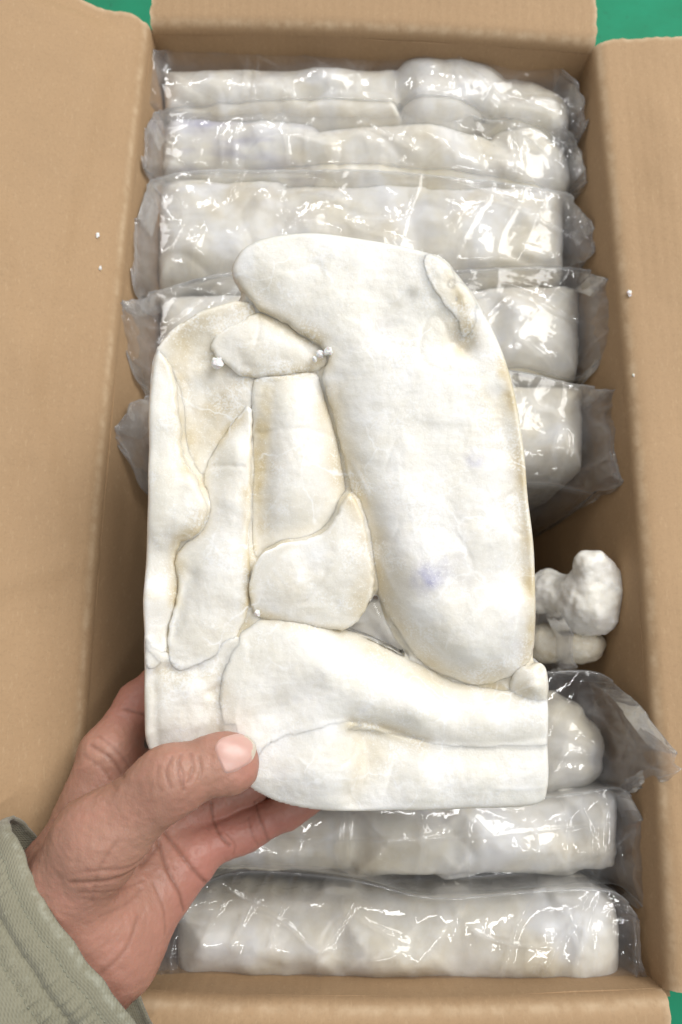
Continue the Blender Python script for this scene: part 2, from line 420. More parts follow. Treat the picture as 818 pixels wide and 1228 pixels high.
def build_box():
    ctr = (BL + BR + FR + FL) / 4
    t = thing('cardboard_box', 'open brown cardboard carton full of bagged frozen slabs on green floor', 'box', (ctr[0], ctr[1], 0))
    corners = [BL, BR, FR, FL]
    wall_top = ZR - 0.005
    nm = 70
    # walls: back, right, front, left
    info = []
    for i in range(4):
        a, b = corners[i].copy(), corners[(i + 1) % 4].copy()
        e = (b - a); Ln = np.linalg.norm(e); e /= Ln
        out = np.array([e[1], -e[0], 0]); mid = (a + b) / 2 - ctr
        if out[:2] @ mid[:2] < 0: out = -out
        info.append((a, b, e, Ln, out))
        s = np.linspace(0, 1, nm)[:, None]; z = np.linspace(0.004, wall_top, 40)[None, :]
        bow = 0.004 * np.sin(s * math.pi) * (z / wall_top)
        bow = bow - (0.0, 0.008, 0.0, 0.013)[i] * (1 - (z / wall_top) ** 3) * np.minimum(1, np.minimum(s, 1 - s) * 14)
        bow = bow + 0.0012 * fbm(s * 5, z * 25, 0, 40 + i)
        bow = bow * np.minimum(1, np.minimum(s, 1 - s) * 12)
        P = a[None, None] + e * (s * Ln)[..., None] + out * bow[..., None]
        P = np.broadcast_to(P, (nm, 40, 3)).copy(); P[..., 2] = z
        sheet('wall', P, np.zeros((nm, 40)), t, flip=(i in (0, 1, 2, 3)) )
    z0 = np.array([0, 0, 0.0042])
    base = np.array([[FL * [1, 1, 0] + z0, FR * [1, 1, 0] + z0], [BL * [1, 1, 0] + z0, BR * [1, 1, 0] + z0]])
    base = np.stack([np.linspace(base[0, 0], base[1, 0], 6), np.linspace(base[0, 1], base[1, 1], 6)], 1)
    sheet('base', base, np.zeros((6, 2)), t, thick=0.003, flip=True)
    # flaps: opening angle from straight-up, length
    specs = [(math.radians(80), 0.13, 0.004, 0.002), (math.radians(85), 0.15, 0.002, 0.004),
             (math.radians(92), 0.12, 0.004, 0.004), (math.radians(58), 0.15, 0.002, 0.002)]
    for i, (ang, fl, m0, m1) in enumerate(specs):
        a, b, e, Ln, out = info[i]
        ns, nw = 160, 60
        s = np.linspace(m0 / Ln, 1 - m1 / Ln, ns)[:, None]
        # arclength coordinate across the fold
        R = (0.006, 0.006, 0.006, 0.011)[i]
        w = np.concatenate([np.linspace(0, R * ang, 12), np.linspace(R * ang, fl, nw - 11)[1:]])[None, :]
        th = np.minimum(w / R, ang)
        rest = np.maximum(w - R * ang, 0)
        o_ = R * (1 - np.cos(th)) + rest * math.sin(ang)
        z_ = R * np.sin(th) + rest * math.cos(ang)
        S_, W_ = np.broadcast_arrays(s, w)
        # warps, dents and ragged ends
        far = sstep(0.0, 0.03, rest)
        dent = 0.0022 * fbm(S_ * Ln * 14, W_ * 14, 0, 60 + i) * far
        if i == 3:      # long soft creases across the left flap
            for (s0, w0, s1, w1, am) in ((0.30, 0.075, 0.62, 0.018, 0.0012), (0.10, 0.03, 0.55, 0.05, 0.0010), (0.62, 0.0, 0.70, 0.12, 0.0008)):
                d_ = seg_dist(S_ * Ln, W_, np.array([[(1 - s0) * Ln, w0], [(1 - s1) * Ln, w1]]), False)
                dent = dent + am * np.exp(-(d_ / 0.006) ** 2)
            # crushed strip along the far end
            edge = (1 - S_) * Ln
            dent = dent - 0.006 * sstep(0.020, 0.006, edge - W_ * 0.09) * sstep(0.0, 0.02, rest)
        if i == 1:
            dent = dent + 0.003 * np.sin(S_ * 9) * far
        bowo = 0.004 * np.sin(s * math.pi) * np.minimum(1, np.minimum(s, 1 - s) * 12)
        rag = 0.0012 * fbm(W_ * 200, 0.3, 0, 80 + i, 3) + 0.003 * fbm(W_ * 16, 0.7, 0, 90 + i, 2) * far
        endw = (sstep(0.04, 0.0, S_ - m0 / Ln) - sstep(0.04, 0.0, 1 - m1 / Ln - S_))
        along = S_ * Ln + rag * endw
        P = a + e * along[..., None] + out * (o_ + bowo)[..., None]
        P[..., 2] = wall_top + z_
        nrm = -out * math.cos(ang) + np.array([0, 0, math.sin(ang)])
        P = P + nrm * dent[..., None]
        worn = np.exp(-((W_ - R * ang * 0.55) / 0.0016) ** 2) * (0.55 + 0.4 * fbm(S_ * 40, 0.1, 0, 9))
        worn = worn + 0.8 * sstep(0.003, 0.0, np.minimum(S_ - m0 / Ln, 1 - m1 / Ln - S_) * Ln)
        o = sheet('flap', P, np.clip(worn, 0, 1), t, flip=True)
        if i == 3: o['label'] = 'raised left flap with long soft creases'
    return t
BOX = build_box()

# ------------------------------------------------------------------ flesh pieces as thick domed slabs
def fillet_height(U, V, sd, T, R, tilt=(0, 0), nz=(0.0011, 55), seed=0, c=(0, 0), marks=(), power=2.0):
    d = np.clip(sd / R, 0, 1)
    h = T * np.power(np.clip(1 - (1 - d) ** power, 0, 1), 1 / power)
    soft = sstep(0, 0.006, sd)
    h = h + tilt[0] * (U - c[0]) + tilt[1] * (V - c[1])
    h = h + soft * nz[0] * fbm(U * nz[1], V * nz[1], 0.37, seed, 3)
    h = h + soft * (0.00017 * fbm(U * 380, V * 380, 0.1, seed + 3, 2) + 0.00016 * fbm(U * 60, V * 420, 0.1, seed + 4, 2) * sstep(-0.3, 0.5, noise(U * 40, V * 40, 0, seed + 6)) - 0.0007 * np.exp(-np.abs(noise(U * 45, V * 38, 0.3, seed + 8)) * 22) * sstep(0.0, 0.4, noise(U * 35, V * 35, 2, seed + 9)))
    for (poly, amp, wid) in marks:
        dd = seg_dist(U + 0.0006 * noise(U * 200, V * 200, 0.2, 3), V + 0.0006 * noise(U * 200, V * 200, 5.2, 3), poly, False)
        fade = np.clip(0.35 + 0.9 * noise(U * 70, V * 70, 0.6, 17), 0.0, 1) if amp > 0 else 1.0
        h = h + amp * (0.6 if amp > 0 else 1.0) * fade * np.exp(-(dd / (wid * (0.7 if amp > 0 else 1.0))) ** 2) * sstep(0, 0.003, sd)
    return h

def grid_piece(poly, h, hole=None, sdfn=None):
    lo = poly.min(0) - 2 * h; hi = poly.max(0) + 2 * h
    if sdfn is not None: lo = lo - 0.004; hi = hi + 0.004
    us = np.arange(lo[0], hi[0] + h, h); vs = np.arange(lo[1], hi[1] + h, h)
    U, V = np.meshgrid(us, vs, indexing='ij')
    if sdfn is None: sdfn = lambda a, b: sdf2(a, b, poly) if hole is None else np.minimum(sdf2(a, b, poly), -sdf2(a, b, hole))
    sd = sdfn(U, V)
    ok = sd > -0.55 * h
    cell = ok[:-1, :-1] & ok[1:, :-1] & ok[1:, 1:] & ok[:-1, 1:]
    n, m = U.shape; idx = np.arange(n * m).reshape(n, m)
    q = np.stack([idx[:-1, :-1], idx[1:, :-1], idx[1:, 1:], idx[:-1, 1:]], -1)[cell]
    used, inv = np.unique(q, return_inverse=True); F = inv.reshape(-1, 4)
    u = U.ravel()[used].copy(); v = V.ravel()[used].copy()
    e = np.concatenate([F[:, [0, 1]], F[:, [1, 2]], F[:, [2, 3]], F[:, [3, 0]]])
    key = np.sort(e, 1); code = key[:, 0].astype(np.int64) * len(u) + key[:, 1]
    _, first, cnt = np.unique(code, return_index=True, return_counts=True)
    be = e[first[cnt == 1]]
    bv = np.unique(be)
    for _ in range(2):
        eps = h * 0.2
        s0 = sdfn(u[bv], v[bv])
        gx = (sdfn(u[bv] + eps, v[bv]) - sdfn(u[bv] - eps, v[bv])) / (2 * eps)
        gy = (sdfn(u[bv], v[bv] + eps) - sdfn(u[bv], v[bv] - eps)) / (2 * eps)
        g2 = np.maximum(gx * gx + gy * gy, 0.3)
        u[bv] -= np.clip(s0 * gx / g2, -h, h); v[bv] -= np.clip(s0 * gy / g2, -h, h)
    sd = sdfn(u, v); sd[bv] = 0
    return u, v, np.maximum(sd, 0), F, be

def skirted(u, v, z, F, be, levels, seed=0, jit=0.0006):
    """adds walls under the rim down through the given heights, plus a back"""
    V = [np.stack([u, v, z], 1)]; Fs = [F]; n0 = len(u)
    bv = np.unique(be); mp = np.full(n0, -1); mp[bv] = np.arange(len(bv))
    # outward normals of rim
    nx = np.zeros(n0); ny = np.zeros(n0)
    d = np.stack([u[be[:, 1]] - u[be[:, 0]], v[be[:, 1]] - v[be[:, 0]]], 1)
    for k in (0, 1):
        np.add.at(nx, be[:, k], d[:, 1]); np.add.at(ny, be[:, k], -d[:, 0])
    ln = np.sqrt(nx ** 2 + ny ** 2) + 1e-12; nx /= ln; ny /= ln
    prev = lambda i: i
    base = n0
    for lv, (zz, inset) in enumerate(levels):
        o = -inset + jit * fbm(u[bv] * 90, v[bv] * 90, zz * 90, seed)
        V.append(np.stack([u[bv] + nx[bv] * o, v[bv] + ny[bv] * o, np.full(len(bv), zz)], 1))
        cur0, cur1 = base + mp[be[:, 0]], base + mp[be[:, 1]]
        if lv == 0: p0, p1 = be[:, 0], be[:, 1]
        Fs.append(np.stack([p0, cur0, cur1, p1], 1))
        p0, p1 = cur0, cur1; base += len(bv)
    return np.concatenate(V), np.concatenate(Fs)

# ------------------------------------------------------------------ the held slab
DS = 0.343                                   # distance of the slab's mid level from the lens
SC = DS / FPX
SLAB_O = CAMC + CAMF * DS
def pl(pts): p = np.asarray(pts, float); return np.stack([(p[:, 0] - CX) * SC, (CY - p[:, 1]) * SC], 1)
def slab_to_world(P):
    return SLAB_O + P[:, :1] * CAMR + P[:, 1:2] * CAMU - P[:, 2:3] * CAMF

OUTLINE = [(278, 330), (284, 312), (298, 298), (330, 287), (380, 284), (440, 292), (500, 304), (530, 318), (556, 345), (582, 384), (603, 428), (617, 478), (627, 540), (632, 600), (639, 660), (641, 730), (641, 797), (652, 799), (655, 830), (655, 890), (655, 940), (646, 961), (600, 966), (500, 968), (400, 970), (340, 961), (305, 945), (270, 930), (230, 918), (196, 908), (178, 891), (175, 850), (175, 770), (174, 710), (177, 650), (181, 600), (180, 550), (182, 470), (188, 420), (202, 400), (232, 378), (262, 366), (284, 358), (288, 348)]
HOLE = [(409, 757), (430, 745), (446, 722), (453, 716), (462, 742), (474, 768), (488, 790), (468, 781), (440, 768)]
PIECES = [
 # poly, z_edge, T, R, tilt, noise, seed, yel, levels
 ('lobe', [(279, 330), (285, 312), (298, 299), (330, 288), (380, 285), (440, 293), (500, 305), (530, 319), (556, 346), (582, 385), (602, 428), (616, 478), (626, 540), (631, 600), (638, 660), (640, 720), (639, 775), (628, 802), (605, 817), (570, 824), (535, 815), (505, 797), (483, 770), (465, 738), (452, 705), (445, 660), (436, 620), (422, 590), (412, 550), (402, 505), (392, 470), (388, 446), (396, 428), (380, 414), (358, 402), (338, 386), (312, 374), (292, 352)], 0.001, 0.0115, 0.017, (0.00, 0.010), (0.0014, 45), 11, 0.05),
 ('top', [(254, 412), (264, 398), (290, 386), (312, 374), (345, 380), (385, 402), (402, 424), (390, 441), (350, 448), (312, 453), (290, 450), (272, 437), (258, 427)], -0.001, 0.006, 0.008, (0, -0.03), (0.0008, 60), 12, 0.36),
 ('hollow', [(188, 425), (202, 402), (232, 380), (262, 367), (290, 360), (320, 372), (330, 420), (312, 460), (303, 480), (290, 510), (268, 540), (248, 575), (234, 585), (218, 560), (205, 500), (196, 450)], -0.006, 0.005, 0.02, (-0.05, 0.0), (0.0012, 60), 13, 0.6),
 ('rim', [(182, 445), (190, 418), (200, 430), (209, 452), (216, 500), (219, 545), (230, 568), (243, 590), (248, 612), (236, 640), (216, 652), (208, 672), (214, 696), (210, 725), (202, 755), (198, 785), (186, 800), (176, 780), (175, 700), (178, 650), (182, 600), (181, 530)], -0.001, 0.0075, 0.008, (-0.03, 0), (0.0010, 60), 14, 0.16),
 ('spear', [(298, 486), (303, 520), (301, 560), (300, 600), (299, 640), (301, 680), (299, 722), (292, 748), (272, 775), (236, 796), (212, 800), (203, 775), (208, 740), (214, 704), (210, 675), (220, 652), (243, 632), (250, 600), (242, 574), (252, 545), (270, 515), (284, 497)], -0.003, 0.0095, 0.013, (0.03, 0), (0.0010, 55), 15, 0.16),
 ('loin', [(304, 458), (322, 451), (350, 449), (378, 447), (390, 468), (400, 510), (410, 550), (415, 592), (404, 618), (382, 642), (350, 656), (322, 664), (306, 680), (300, 640), (300, 560), (302, 500)], -0.003, 0.0105, 0.016, (0, 0), (0.0008, 50), 16, 0.2),
 ('shell', [(303, 690), (312, 668), (332, 655), (362, 648), (386, 639), (404, 618), (412, 600), (421, 593), (434, 616), (442, 655), (447, 695), (443, 722), (428, 745), (408, 756), (380, 752), (340, 745), (308, 738), (301, 715)], -0.002, 0.0105, 0.014, (-0.02, 0.05), (0.0008, 55), 17, 0.2),
 ('corner', [(175, 768), (190, 775), (212, 792), (240, 790), (272, 768), (296, 770), (296, 800), (288, 850), (290, 890), (286, 928), (240, 921), (196, 908), (178, 891), (175, 850)], -0.001, 0.0085, 0.010, (0, 0), (0.0016, 50), 18, 0.16),
 ('arm', [(272, 815), (284, 780), (304, 748), (340, 738), (380, 745), (412, 759), (452, 774), (490, 793), (535, 817), (585, 828), (640, 828), (655, 842), (655, 884), (640, 892), (600, 892), (540, 892), (490, 890), (450, 876), (420, 872), (390, 880), (360, 900), (330, 925), (300, 925), (278, 895), (270, 855)], 0.000, 0.0115, 0.016, (0, 0), (0.0012, 50), 19, 0.06),
 ('foot', [(296, 925), (312, 893), (345, 872), (390, 862), (425, 866), (455, 876), (500, 888), (560, 889), (610, 887), (655, 889), (655, 940), (646, 960), (600, 965), (500, 967), (400, 969), (342, 960), (308, 945)], 0.000, 0.0110, 0.014, (0, 0), (0.0012, 50), 20, 0.04),
 ('knob', [(611, 818), (618, 803), (636, 796), (652, 799), (655, 835), (640, 842), (622, 838), (612, 832)], 0.001, 0.0095, 0.008, (0, 0), (0.0010, 80), 21, 0.36),
 ('flap', [(398, 752), (402, 730), (414, 712), (430, 697), (446, 680), (450, 700), (446, 722), (430, 745), (410, 757)], -0.004, 0.0060, 0.006, (0, 0), (0.0005, 70), 22, 0.5),
 ('nub', [(505, 322), (515, 308), (535, 318), (548, 336), (560, 356), (572, 380), (566, 398), (552, 408), (545, 390), (530, 370), (514, 350)], 0.0090, 0.0075, 0.008, (0, 0), (0.0026, 110), 23, 0.25),
]
BLUE = [((512, 691), 0.0060, 1.1), ((528, 680), 0.006, 0.45), ((545, 668), 0.005, 0.25), ((500, 694), 0.004, 0.6), ((560, 700), 0.014, 0.12), ((566, 553), 0.004, 0.7), ((620, 760), 0.012, 0.20), ((455, 405), 0.008, 0.22), ((530, 660), 0.03, 0.10), ((345, 950), 0.012, 0.12), ((600, 560), 0.02, 0.1)]
YEL = [((320, 560), 0.006, 0.55), ((316, 600), 0.006, 0.45), ((312, 500), 0.006, 0.4), ((550, 400), 0.009, 0.5), ((600, 490), 0.014, 0.45), ((632, 600), 0.010, 0.45), ((215, 680), 0.006, 0.6), ((184, 712), 0.004, 0.6), ((260, 830), 0.008, 0.35), ((470, 690), 0.012, 0.25), ((500, 780), 0.016, 0.35), ((385, 436), 0.006, 0.8), ((300, 455), 0.005, 0.8), ((625, 825), 0.006, 0.5), ((230, 400), 0.02, 0.25), ((440, 900), 0.012, 0.36), ((310, 370), 0.02, 0.15), ((410, 520), 0.01, 0.25)]
MARKS = {
 'lobe': [([(395, 470), (405, 520), (420, 550), (440, 590), (448, 640), (470, 700), (505, 755), (540, 792)], 0.0010, 0.0012), ([(530, 640), (535, 690), (520, 720), (522, 760)], 0.0006, 0.001), ([(440, 612), (470, 600), (520, 580), (566, 560)], 0.0005, 0.0009), ([(560, 500), (570, 560), (595, 610), (610, 660), (615, 740), (600, 790)], 0.0006, 0.0011), ([(490, 600), (495, 640), (500, 660)], 0.0005, 0.0008), ([(595, 480), (610, 560), (618, 640), (620, 700)], -0.0022, 0.006), ([(380, 330), (430, 350), (470, 380)], -0.0012, 0.010), ([(455, 400), (470, 380), (490, 362)], -0.0016, 0.003), ([(550, 412), (556, 420)], -0.0045, 0.0045), ([(470, 330), (500, 400), (560, 440)], -0.0010, 0.012), ([(430, 500), (520, 480), (590, 520)], 0.0009, 0.016), ([(480, 740), (520, 700), (590, 690)], -0.0009, 0.012), ([(400, 440), (440, 450), (460, 440)], 0.0006, 0.003)],
 'loin': [([(326, 460), (325, 520), (318, 600), (312, 660)], -0.0012, 0.004), ([(305, 520), (360, 515), (400, 522)], -0.0004, 0.001), ([(376, 600), (380, 560), (378, 520)], 0.0005, 0.0012)],
 'spear': [([(250, 560), (275, 558), (298, 562)], -0.0006, 0.001), ([(288, 580), (290, 650), (294, 720)], 0.0007, 0.0012), ([(210, 760), (222, 720), (232, 690)], -0.0014, 0.003)],
 'corner': [([(175, 830), (198, 800), (240, 800)], -0.001, 0.003), ([(255, 828), (264, 822), (272, 818)], -0.0022, 0.0016), ([(192, 890), (190, 840), (188, 800)], -0.0008, 0.002)],
 'arm': [([(330, 850), (355, 838), (380, 820)], -0.0018, 0.006), ([(420, 866), (450, 870), (480, 882), (505, 890)], -0.002, 0.003), ([(430, 760), (470, 790), (530, 830)], 0.0006, 0.001)],
 'foot': [([(430, 880), (435, 910), (424, 945)], -0.003, 0.007), ([(420, 880), (418, 920), (425, 950)], 0.0008, 0.0012), ([(530, 958), (545, 942), (560, 948), (590, 940), (650, 938)], 0.0008, 0.0012), ([(440, 885), (500, 905), (640, 900)], -0.0006, 0.004)],
 'shell': [([(330, 680), (345, 700), (350, 720)], 0.0004, 0.0012), ([(360, 660), (380, 700), (400, 720)], -0.0006, 0.004)],
 'hollow': [([(245, 500), (260, 460), (285, 430)], -0.001, 0.006)],
 'rim': [([(200, 640), (214, 610), (222, 590)], -0.0008, 0.003)],
}
YLINES = [
 ([(396, 480), (412, 560), (440, 640), (456, 710), (490, 780), (540, 814), (600, 812)], 15, 0.42),
 ([(598, 440), (618, 520), (627, 620), (634, 720), (630, 790)], 9, 0.5), ([(319, 470), (313, 540), (309, 630)], 9, 0.6), ([(396, 500), (408, 580)], 9, 0.4),
 ([(212, 430), (240, 388), (295, 368)], 16, 0.45), ([(228, 560), (222, 500), (216, 450)], 10, 0.4), ([(410, 758), (470, 790), (530, 822)], 9, 0.4), ([(422, 868), (455, 874), (505, 890)], 9, 0.4), ([(432, 880), (436, 910), (424, 945)], 13, 0.25),
 ([(298, 590), (301, 660), (299, 735)], 6, 0.5), ([(246, 585), (240, 630), (214, 655), (210, 720)], 7, 0.45), ([(262, 528), (290, 492)], 8, 0.5), ([(285, 350), (320, 380), (385, 412)], 9, 0.45), ([(330, 450), (385, 440)], 7, 0.5),
 ([(310, 735), (360, 748), (410, 757)], 6, 0.4), ([(430, 730), (446, 690)], 14, 0.4), ([(536, 340), (560, 400), (552, 420)], 9, 0.4), ([(265, 828), (270, 860), (262, 890)], 12, 0.25), ([(195, 800), (230, 810), (260, 800)], 9, 0.25),
]
HC = pl([(255, 475)])[0]
HEIGHTS = {
 'lobe': [(280, 330, 4), (300, 300, 6), (340, 290, 6.5), (420, 291, 7), (500, 306, 7), (300, 360, 4), (335, 384, 5), (380, 412, 5.5), (395, 428, 5), (340, 335, 9), (420, 350, 9.5), (500, 350, 8.5), (456, 402, 7.2), (420, 420, 8.5), (390, 452, 3.5), (400, 505, -1), (412, 550, -2), (422, 590, -2), (437, 625, -1), (446, 662, -3), (452, 705, -6), (466, 738, -7), (484, 770, -7), (506, 797, -7), (535, 815, -6), (570, 823, -3), (605, 816, 0), (628, 800, 2), (640, 760, 4), (639, 680, 4.5), (632, 600, 5), (626, 540, 5), (616, 478, 5), (602, 428, 5), (582, 385, 6), (430, 480, 6), (436, 540, 5.5), (455, 600, 6.5), (470, 660, 7.5), (492, 722, 7), (522, 765, 6), (560, 792, 5.5), (600, 785, 6.5), (560, 700, 9.5), (530, 640, 8.5), (520, 560, 7.5), (570, 560, 7.2), (600, 640, 8), (612, 720, 8), (590, 490, 5.2), (560, 450, 7), (500, 480, 8.8), (470, 540, 8)],
 'top': [(254, 412, 2), (272, 394, 2), (312, 376, 1), (350, 384, 0), (395, 420, 0), (390, 440, 0.5), (350, 447, 1.5), (312, 452, 1.5), (288, 448, 1), (268, 434, 2), (300, 420, 4.6), (345, 420, 4.2), (285, 405, 4)],
 'hollow': [(190, 425, 3), (205, 402, 3), (235, 380, 3), (265, 367, 2), (300, 364, 0), (225, 410, -1), (255, 430, -2.5), (280, 455, -1.5), (240, 450, -3), (250, 490, -3.5), (285, 490, -3), (230, 545, -6), (262, 520, -5.5), (215, 450, -2.5), (220, 510, -5), (300, 480, -2)],
 'rim': [(182, 450, 4), (190, 420, 3), (203, 440, 3), (212, 480, 4), (218, 540, 4), (232, 570, 5), (247, 605, 6), (236, 640, 4.5), (214, 655, 2), (208, 675, 0.5), (212, 705, 0), (206, 745, 1), (198, 780, 4), (177, 770, 5), (176, 700, 4.5), (178, 640, 5), (181, 540, 5), (197, 500, 6.5), (203, 560, 7.5), (220, 605, 8.2), (196, 640, 7.5), (190, 715, 5.5)],
 'spear': [(298, 488, -0.5), (285, 498, -2), (268, 518, -3.5), (252, 545, -4), (244, 575, -3), (250, 600, -0.5), (240, 632, -0.5), (218, 655, 0), (210, 680, 1), (212, 710, 2.5), (206, 760, 4), (212, 798, 5), (240, 795, 4.5), (272, 775, 3.5), (295, 745, 3), (301, 690, 5), (299, 640, 4.5), (301, 590, 3), (303, 530, 1), (285, 540, 3.5), (275, 600, 5), (262, 660, 6.2), (275, 710, 6.6), (240, 720, 6), (235, 765, 6.5)],
 'loin': [(306, 458, 0), (340, 450, 1.5), (378, 448, 0), (390, 470, -3), (400, 510, -4), (410, 550, -5), (415, 592, -6), (404, 616, -4), (380, 641, -2.5), (350, 655, -2), (322, 664, -2.5), (306, 678, -4), (300, 640, -3.5), (300, 560, -2), (302, 500, -1), (320, 500, 3.5), (345, 480, 5), (370, 490, 3.5), (322, 580, 3.5), (352, 550, 7), (385, 560, 3), (345, 620, 4.5), (380, 610, 2)],
 'shell': [(303, 690, 2), (312, 668, 4), (335, 655, 5.4), (362, 648, 5.6), (386, 639, 6), (404, 618, 6.5), (421, 594, 6), (434, 616, 5.5), (442, 655, 4.5), (446, 690, 4), (400, 735, 4), (380, 752, 4), (340, 745, 4.5), (308, 737, 3), (350, 695, 8.2), (405, 650, 8), (325, 715, 6.5), (385, 700, 7.5), (425, 660, 7)],
 'flap': [(446, 682, 2.5), (447, 705, -2), (444, 722, -5), (428, 745, -6), (409, 756, -4), (400, 740, 2.5), (404, 720, 3), (425, 700, 3)],
 'corner': [(176, 775, 5), (200, 782, 5), (235, 792, 4.5), (268, 772, 4), (295, 775, 5), (290, 850, 7), (288, 900, 7), (178, 860, 5.5), (200, 900, 6), (195, 830, 6.2), (232, 815, 7), (240, 870, 7.5), (266, 830, 4.8), (215, 800, 5.2)],
 'arm': [(284, 790, 6.5), (304, 750, 4), (340, 740, 4), (380, 747, 3), (412, 760, -2), (452, 775, -5), (490, 794, -6), (535, 818, -5), (585, 829, -1), (640, 829, 4), (655, 860, 6.5), (655, 888, 5), (600, 892, 4), (540, 891, 3.2), (500, 888, 0.5), (470, 880, -1), (445, 872, 0.5), (420, 868, 3.5), (390, 875, 6.5), (345, 880, 6), (310, 920, 7), (275, 860, 7), (320, 780, 8), (390, 790, 8.6), (440, 815, 8), (500, 845, 7.6), (580, 858, 7.4), (640, 856, 7.2), (345, 845, 6.8), (300, 830, 8.6), (390, 840, 8.4), (460, 850, 6)],
 'foot': [(300, 915, 6.5), (320, 892, 6.5), (350, 874, 6), (390, 863, 6.5), (422, 867, 4), (440, 874, 0), (470, 882, -1), (500, 888, 0.5), (560, 890, 3.4), (610, 889, 4.2), (655, 890, 5), (655, 930, 6), (640, 960, 4.5), (560, 966, 5), (400, 969, 5), (340, 960, 5), (380, 905, 9.6), (345, 920, 9), (418, 915, 8.2), (438, 905, 3.5), (446, 930, 5), (425, 945, 7), (500, 920, 7), (570, 925, 8.6), (635, 922, 7.8), (500, 945, 7.6)],
 'knob': [(611, 820, 2), (620, 803, 4), (640, 797, 6), (653, 812, 6.5), (652, 836, 5), (630, 841, 3), (635, 818, 9)],
 'nub': [(505, 322, 7.6), (520, 309, 7), (548, 336, 6), (572, 380, 5.5), (560, 405, 5), (545, 390, 6.5), (525, 360, 8), (530, 332, 9.2), (540, 345, 7.6), (555, 362, 9.2), (563, 390, 7)],
}
def tps(pts):
    P = pl([(a, b) for a, b, _ in pts]) / 0.05; h = np.array([c for _, _, c in pts]) * 0.001
    n = len(P)
    phi = lambda r2: 0.5 * r2 * np.log(r2 + 1e-12)
    A = np.zeros((n + 3, n + 3))
    A[:n, :n] = phi(((P[:, None] - P[None]) ** 2).sum(-1)) + np.eye(n) * 2e-4
    A[:n, n] = 1; A[:n, n + 1:] = P; A[n, :n] = 1; A[n + 1:, :n] = P.T
    w = np.linalg.solve(A, np.concatenate([h, np.zeros(3)]))
    def f(u, v):
        u = u / 0.05; v = v / 0.05; z = w[n] + w[n + 1] * u + w[n + 2] * v
        for (a, b), c in zip(P, w[:n]): z = z + c * phi((u - a) ** 2 + (v - b) ** 2)
        return z
    return f
def spots(u, v, lst):
    s = np.zeros(u.shape)
    for (p, r, a) in lst:
        q = pl([p])[0]
        wob = 1 + 0.25 * fbm(u * 90, v * 90, 0.2, 5)
        s = np.maximum(s, a * np.exp(-((u - q[0]) ** 2 + (v - q[1]) ** 2) / (r * r) * wob))
    return s
